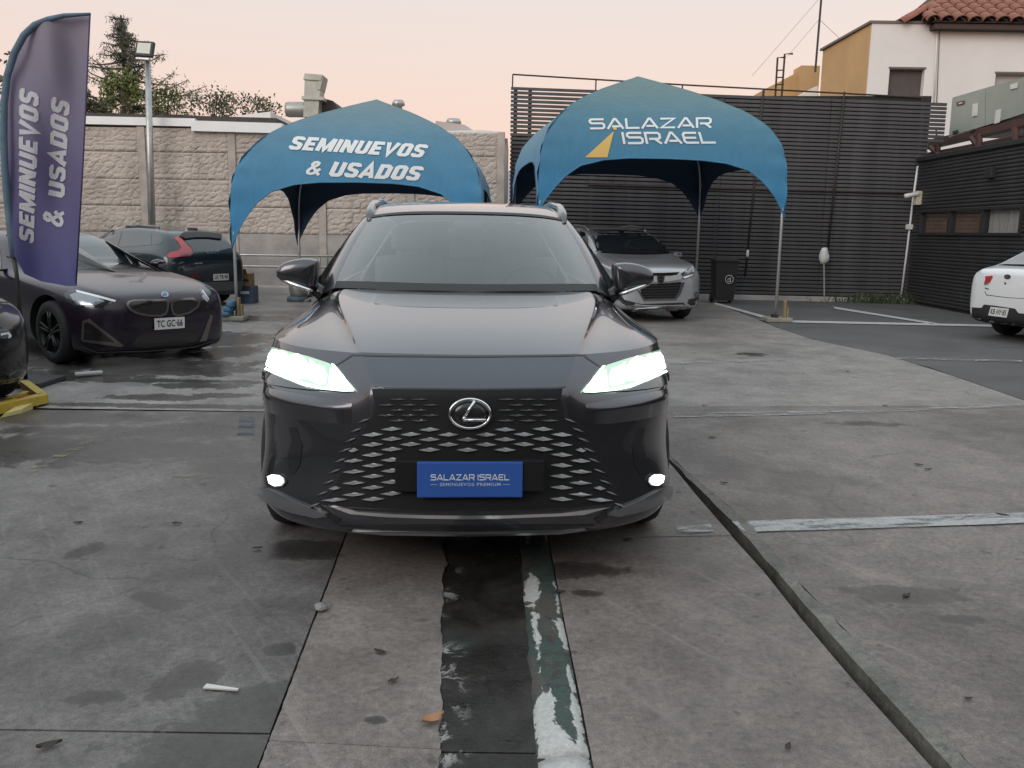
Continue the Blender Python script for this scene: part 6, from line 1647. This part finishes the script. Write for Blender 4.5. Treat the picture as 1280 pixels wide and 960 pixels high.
kp_('bumper', [(116,548),(205,552),(225,522),(300,530),(510,560),(540,602),(600,606),(640,640),(640,735),(600,742),(360,712),(240,686),(112,657)], MBLK, off=.012)
plate(KI, kiv, kii, c([(275,620),(440,645),(465,560),(297,545)]), 'KB HY·85', off=.03)
kp_('boot_shut_line', [(232,395),(246,430),(420,454),(640,468),(640,473),(420,460),(241,437),(228,400)], mat('shut_gap', (.06, .06, .06), .8), off=.001, depth=.003)
kp_('green_badge', [(232,364),(266,374),(266,384),(232,374)], mat('badge_green', (.03, .09, .06), .5), off=.006)
opanel('rear_window', [(-.58,1.07),(.58,1.07),(.5,1.33),(-.5,1.33)], kiv, 'rear', DGL, KI, step=.08)
opanel('side_window', [(1.75,.97),(2.1,1.22),(2.6,1.34),(3.1,1.33),(3.55,1.18),(3.6,1.02)], kiv, 'side', DGL, KI, mirror=True, step=.08)
door_mirror(KI, .85, 1.8, 1.0, WHP, .9)

# ================================================================== SMALL THINGS
# yellow wheel dolly under the black saloon
yp_ = mat('yellow_steel', (.50, .36, .05), .5, .1, var=.2, vscale=9)
yr = thing('yellow_dolly', 'yellow steel vehicle dolly with a toothed tab under the black car at the left edge', 'dolly', tuple(G(30, 505))); YI = inv_of(yr)
def beam_(a, b, w, h, name, m=yp_, z=.02):
    a, b = Vector(a), Vector(b); d = (b-a); d.z = 0; d.normalize(); n = Vector((-d.y, d.x, 0))*w/2
    P = [a-n, a+n, b+n, b-n]
    MB().hexa([Vector((p.x, p.y, z)) for p in P]+[Vector((p.x, p.y, z+h)) for p in P]).build(name, m, yr, inv=YI)
a1, a2, a3_ = G(31, 488), G(55, 506), G(-40, 528)
beam_(a1, a2, .07, .07, 'side_beam'); beam_(a2, a3_, .10, .07, 'front_beam'); beam_(G(12, 508), G(34, 499), .05, .05, 'cross_beam')
beam_(G(22, 512), G(35, 508), .03, .004, 'warning_strip', mat('warning_red', (.35, .06, .04), .6), .093)
tb_ = MB(); q0, q1 = G(4, 522), G(26, 517); dd = (q1-q0)/5
for k in range(5):
    p = q0+dd*k; tb_.hexa([p, p+dd*.95, p+dd*.95+Vector((0, .18, 0)), p+Vector((0, .18, 0)), p+Vector((0, .02, .03)), p+dd*.95+Vector((0, .02, .03)), p+dd*.95+Vector((0, .18, .05)), p+Vector((0, .18, .05))])
    tb_.add([p+Vector((0, 0, .005)), p+dd*.9+Vector((0, 0, .005)), p+dd*.45+Vector((0, -.07, .005)), p+dd*.45+Vector((0, 0, .03))], [(0, 2, 1), (0, 1, 3), (1, 2, 3), (0, 3, 2)])
tb_.build('toothed_tab', mat('pale_yellow_steel', (.55, .45, .18), .6), yr, inv=YI)
# cartons by the hatchback
cbm = mat('carton_brown', (.26, .16, .085), .85, var=.12, vscale=5)
p = A(309, 357, 17.3)
bx = thing('carton', 'open brown cardboard carton stacked on a blue box beside the teal hatchback', 'box', (p.x, 17.3, p.z)); BXI = inv_of(bx)
z0 = p.z; MB().box((p.x-.11, 17.2, z0), (p.x+.11, 17.42, z0+.24)).build('carton_body', cbm, bx, inv=BXI)
MB().hexa([Vector((p.x-.12, 17.19, z0+.235)), Vector((p.x+.04, 17.19, z0+.235)), Vector((p.x+.04, 17.2, z0+.235)), Vector((p.x-.12, 17.2, z0+.235)), Vector((p.x-.13, 17.13, z0+.33)), Vector((p.x+.03, 17.13, z0+.33)), Vector((p.x+.03, 17.14, z0+.33)), Vector((p.x-.13, 17.14, z0+.33))]).build('flap', cbm, bx, inv=BXI)
MB().box((p.x-.06, 17.19, z0+.09), (p.x+.06, 17.199, z0+.13)).build('printed_mark', ink, bx, inv=BXI)
o = MB().bbox((p.x-.16, 17.15, .0), (p.x+.16, 17.5, z0-.002), .01).build('storage_box', mat('dark_blue_box', (.025, .06, .11), .5)); tag(o, 'dark blue box under the brown carton beside the teal hatchback', 'box')
MB().box((p.x-.10, 17.142, z0*.55), (p.x+.08, 17.1495, z0*.7)).build('printed_mark', whp, o)
# bucket weight at the rear left leg of the left tent
bk = thing('bucket_weight', 'galvanised bucket on a dark base weighting the rear leg of the left tent', 'bucket', (TL[3][0], TL[3][1], 0)); 
MB().lathe([(.001, .32), (.19, .32), (.205, .34), (.21, .33), (.16, .06), (.001, .06)], 20).build('bucket', galv, bk, True)
MB().lathe([(.001, .10), (.22, .10), (.24, .07), (.24, 0), (.001, 0)], 20).build('base_ring', mat('bluish_base', (.07, .10, .13), .6), bk, True)
# wheelie bin
bp0 = G(899, 377); bn = thing('wheelie_bin', 'black wheelie bin with a round white logo against the slatted building', 'bin', (bp0.x, bp0.y-.3, 0)); x, y = 0, 0
MB().hexa([Vector((-.19, -.2, .06)), Vector((.19, -.2, .06)), Vector((.19, .2, .06)), Vector((-.19, .2, .06)), Vector((-.24, -.26, .88)), Vector((.24, -.26, .88)), Vector((.24, .26, .88)), Vector((-.24, .26, .88))]).build('bin_body', MBLK, bn)
MB().bbox((-.26, -.29, .885), (.26, .29, .95), .02).build('lid', MBLK, bn); MB().tube([(-.2, .3, .9), (.2, .3, .9)], .02).build('handle', MBLK, bn)
for sx in (-1, 1): MB().lathe([(.001, -.03), (.09, -.03), (.09, .03), (.001, .03)], 16, Matrix.Translation((sx*.2, .2, .09)) @ Matrix.Rotation(R(90), 4, 'Y')).build('wheel', RUB, bn, True)
lg = MB(); M = Matrix.Translation((.06, -.245, .52)) @ Matrix.Rotation(R(90-3.5), 4, 'X')
lg.tube([M @ Vector((.085*math.cos(a), .085*math.sin(a), .012)) for a in [2*math.pi*i/24 for i in range(25)]], .007, 6, False)
lg.tube([M @ Vector(p) for p in ((.015, .05, .012), (.03, -.05, .012))], .008, 6); lg.tube([M @ Vector((.03*math.cos(a)-.005, .03*math.sin(a)-.018, .012)) for a in [math.pi*2*i/12 for i in range(13)]], .007, 6, False)
lg.build('logo', whp, bn)
# litter
def lump(name, label, cat, px, py, r, m, flat=.45, seed=0, group=None):
    p = G(px, py); bm = bmesh.new(); bmesh.ops.create_icosphere(bm, subdivisions=2, radius=r)
    for v in bm.verts:
        n = noise.noise(v.co*(2.2/r)*.5+Vector((seed*3.1, 0, 0))); v.co *= 1+.55*n; v.co.z *= flat
    z0 = min(v.co.z for v in bm.verts)
    V = [v.co+Vector((p.x, p.y, .006-z0)) for v in bm.verts]; bm.verts.index_update(); F = [[v.index for v in f.verts] for f in bm.faces]; bm.free()
    o = mesh(name, [v-p for v in V], F, m); o.location = p; return tag(o, label, cat, group)
ston = mat('pale_stone', (.30, .29, .27), .9, var=.3); dleaf = mat('dead_leaf', (.05, .036, .027), .8, var=.4); oleaf = mat('orange_leaf', (.42, .21, .11), .7, var=.2)
lump('stone', 'pale pebble on the joint left of the dark gutter', 'stone', 401, 764, .022, ston, .6, 2)
def leaf(px, py, l, w, a, m, label, curl=.012, group=None, name='dead_leaf'):
    p = G(px, py); V, F = [], []; n = 8
    for i in range(n+1):
        t = i/n; hw_ = w*math.sin(math.pi*min(1, t*1.05+.02))**.8; x = (t-.5)*l
        for s in (-1, 0, 1): V.append((x, s*hw_, .008+curl*(abs(s)*1.0+ (2*t-1)**2*.8)+.004*noise.noise((x*60, s, px))))
    F = [(3*i+j, 3*i+3+j, 3*i+4+j, 3*i+1+j) for i in range(n) for j in (0, 1)]
    o = mesh(name, V, F, m, None, True); o.location = p; o.rotation_euler = (0, 0, a)
    md = o.modifiers.new('thick', 'SOLIDIFY'); md.thickness = .0015
    return tag(o, label, 'leaf', group)
leaf(541, 904, .075, .02, .6, oleaf, 'orange brown fallen leaf beside the dark gutter', name='fallen_leaf')
leaf(62, 935, .065, .014, .5, dleaf, 'dark curled dead leaf at the lower left of the forecourt', .006)
lz = [(221, 656, .05, .1, 'dark dead leaf left of the suv front wheel, largest on that slab'), (98, 655, .05, .3, 'dead leaf beside the shoe print stain far left'), (985, 936, .04, 1., 'dead leaf at the bottom right, left of the drain slot'),
 (1253, 645, .07, -.5, 'dead leaf lying on the right end of the wide white line'), (1210, 876, .03, .2, 'dead leaf low on the right slab near the photo edge'), (905, 605, .05, -.3, 'thin twig-like leaf right of the suv fog lamp'),
 (1148, 582, .06, -.4, 'curled dead leaf pair above the wide white line, left one'), (1160, 588, .05, .1, 'curled dead leaf pair above the wide white line, right one'), (1106, 508, .05, 0, 'dead leaf on the middle white line'),
 (890, 548, .06, 0, 'dead leaf just below the middle white line near the suv'), (1133, 746, .05, .5, 'dead leaf between the tyre marks on the right slab'), (785, 676, .05, 0, 'dark scrap of leaf under the suv right corner'),
 (322, 687, .05, .3, 'dark scrap of leaf under the suv left corner'), (475, 817, .05, -.4, 'dead leaf in the middle of the strip left of the gutter'), (492, 853, .045, .7, 'dead leaf on the strip just above the orange leaf'),
 (880, 508, .04, 0, 'dead leaf between two white lines beside the suv'), (1060, 465, .05, 0, 'dead leaf near the asphalt edge on the right'), (700, 742, .05, .1, 'dark leaf scrap right of the painted kerb')]
for x, y, l, a, lb in lz:
    leaf(x, y, l*.9, l*.2, a, dleaf, lb, .003)
# white plastic sliver and stick
p0, p1 = G(256, 861), G(298, 865); d = (p1-p0); n = Vector((-d.y, d.x, 0)).normalized()
mb_ = MB(); q = [p0-n*.012, p0+n*.014, p1+n*.004, p1-n*.006]
mb_.hexa([v+Vector((0, 0, .006)) for v in q]+[v+Vector((0, 0, .011)) for v in q]); tag(mb_.build('plastic_sliver', mat('white_scrap', (.60, .58, .55), .5)), 'white tapered plastic scrap lying by the wet patch', 'scrap')
p0, p1 = G(94, 472), G(128, 469.5)
tag(MB().tube([p0+Vector((0, 0, .03)), p1+Vector((0, 0, .03))], .022, 8).build('pale_stick', mat('pale_stick', (.45, .44, .43), .6)), 'pale straight stick on the wet concrete before the purple coupe', 'stick')

# ================================================================== families of alike things
GROUPS = {'parked_': 'cars parked in the dealer lot', 'arch_tent': 'arch tents on the forecourt', 'dead_leaf': 'dead leaves scattered on the forecourt', 'leafy_tree': 'leafy trees beyond the back wall',
          'tent_footing': 'weight blocks at the tent legs', 'roof_vent': 'vent caps on the far roofs'}
for o in bpy.data.objects:
    if o.parent is None:
        for k, g in GROUPS.items():
            if o.name.startswith(k): o['group'] = g
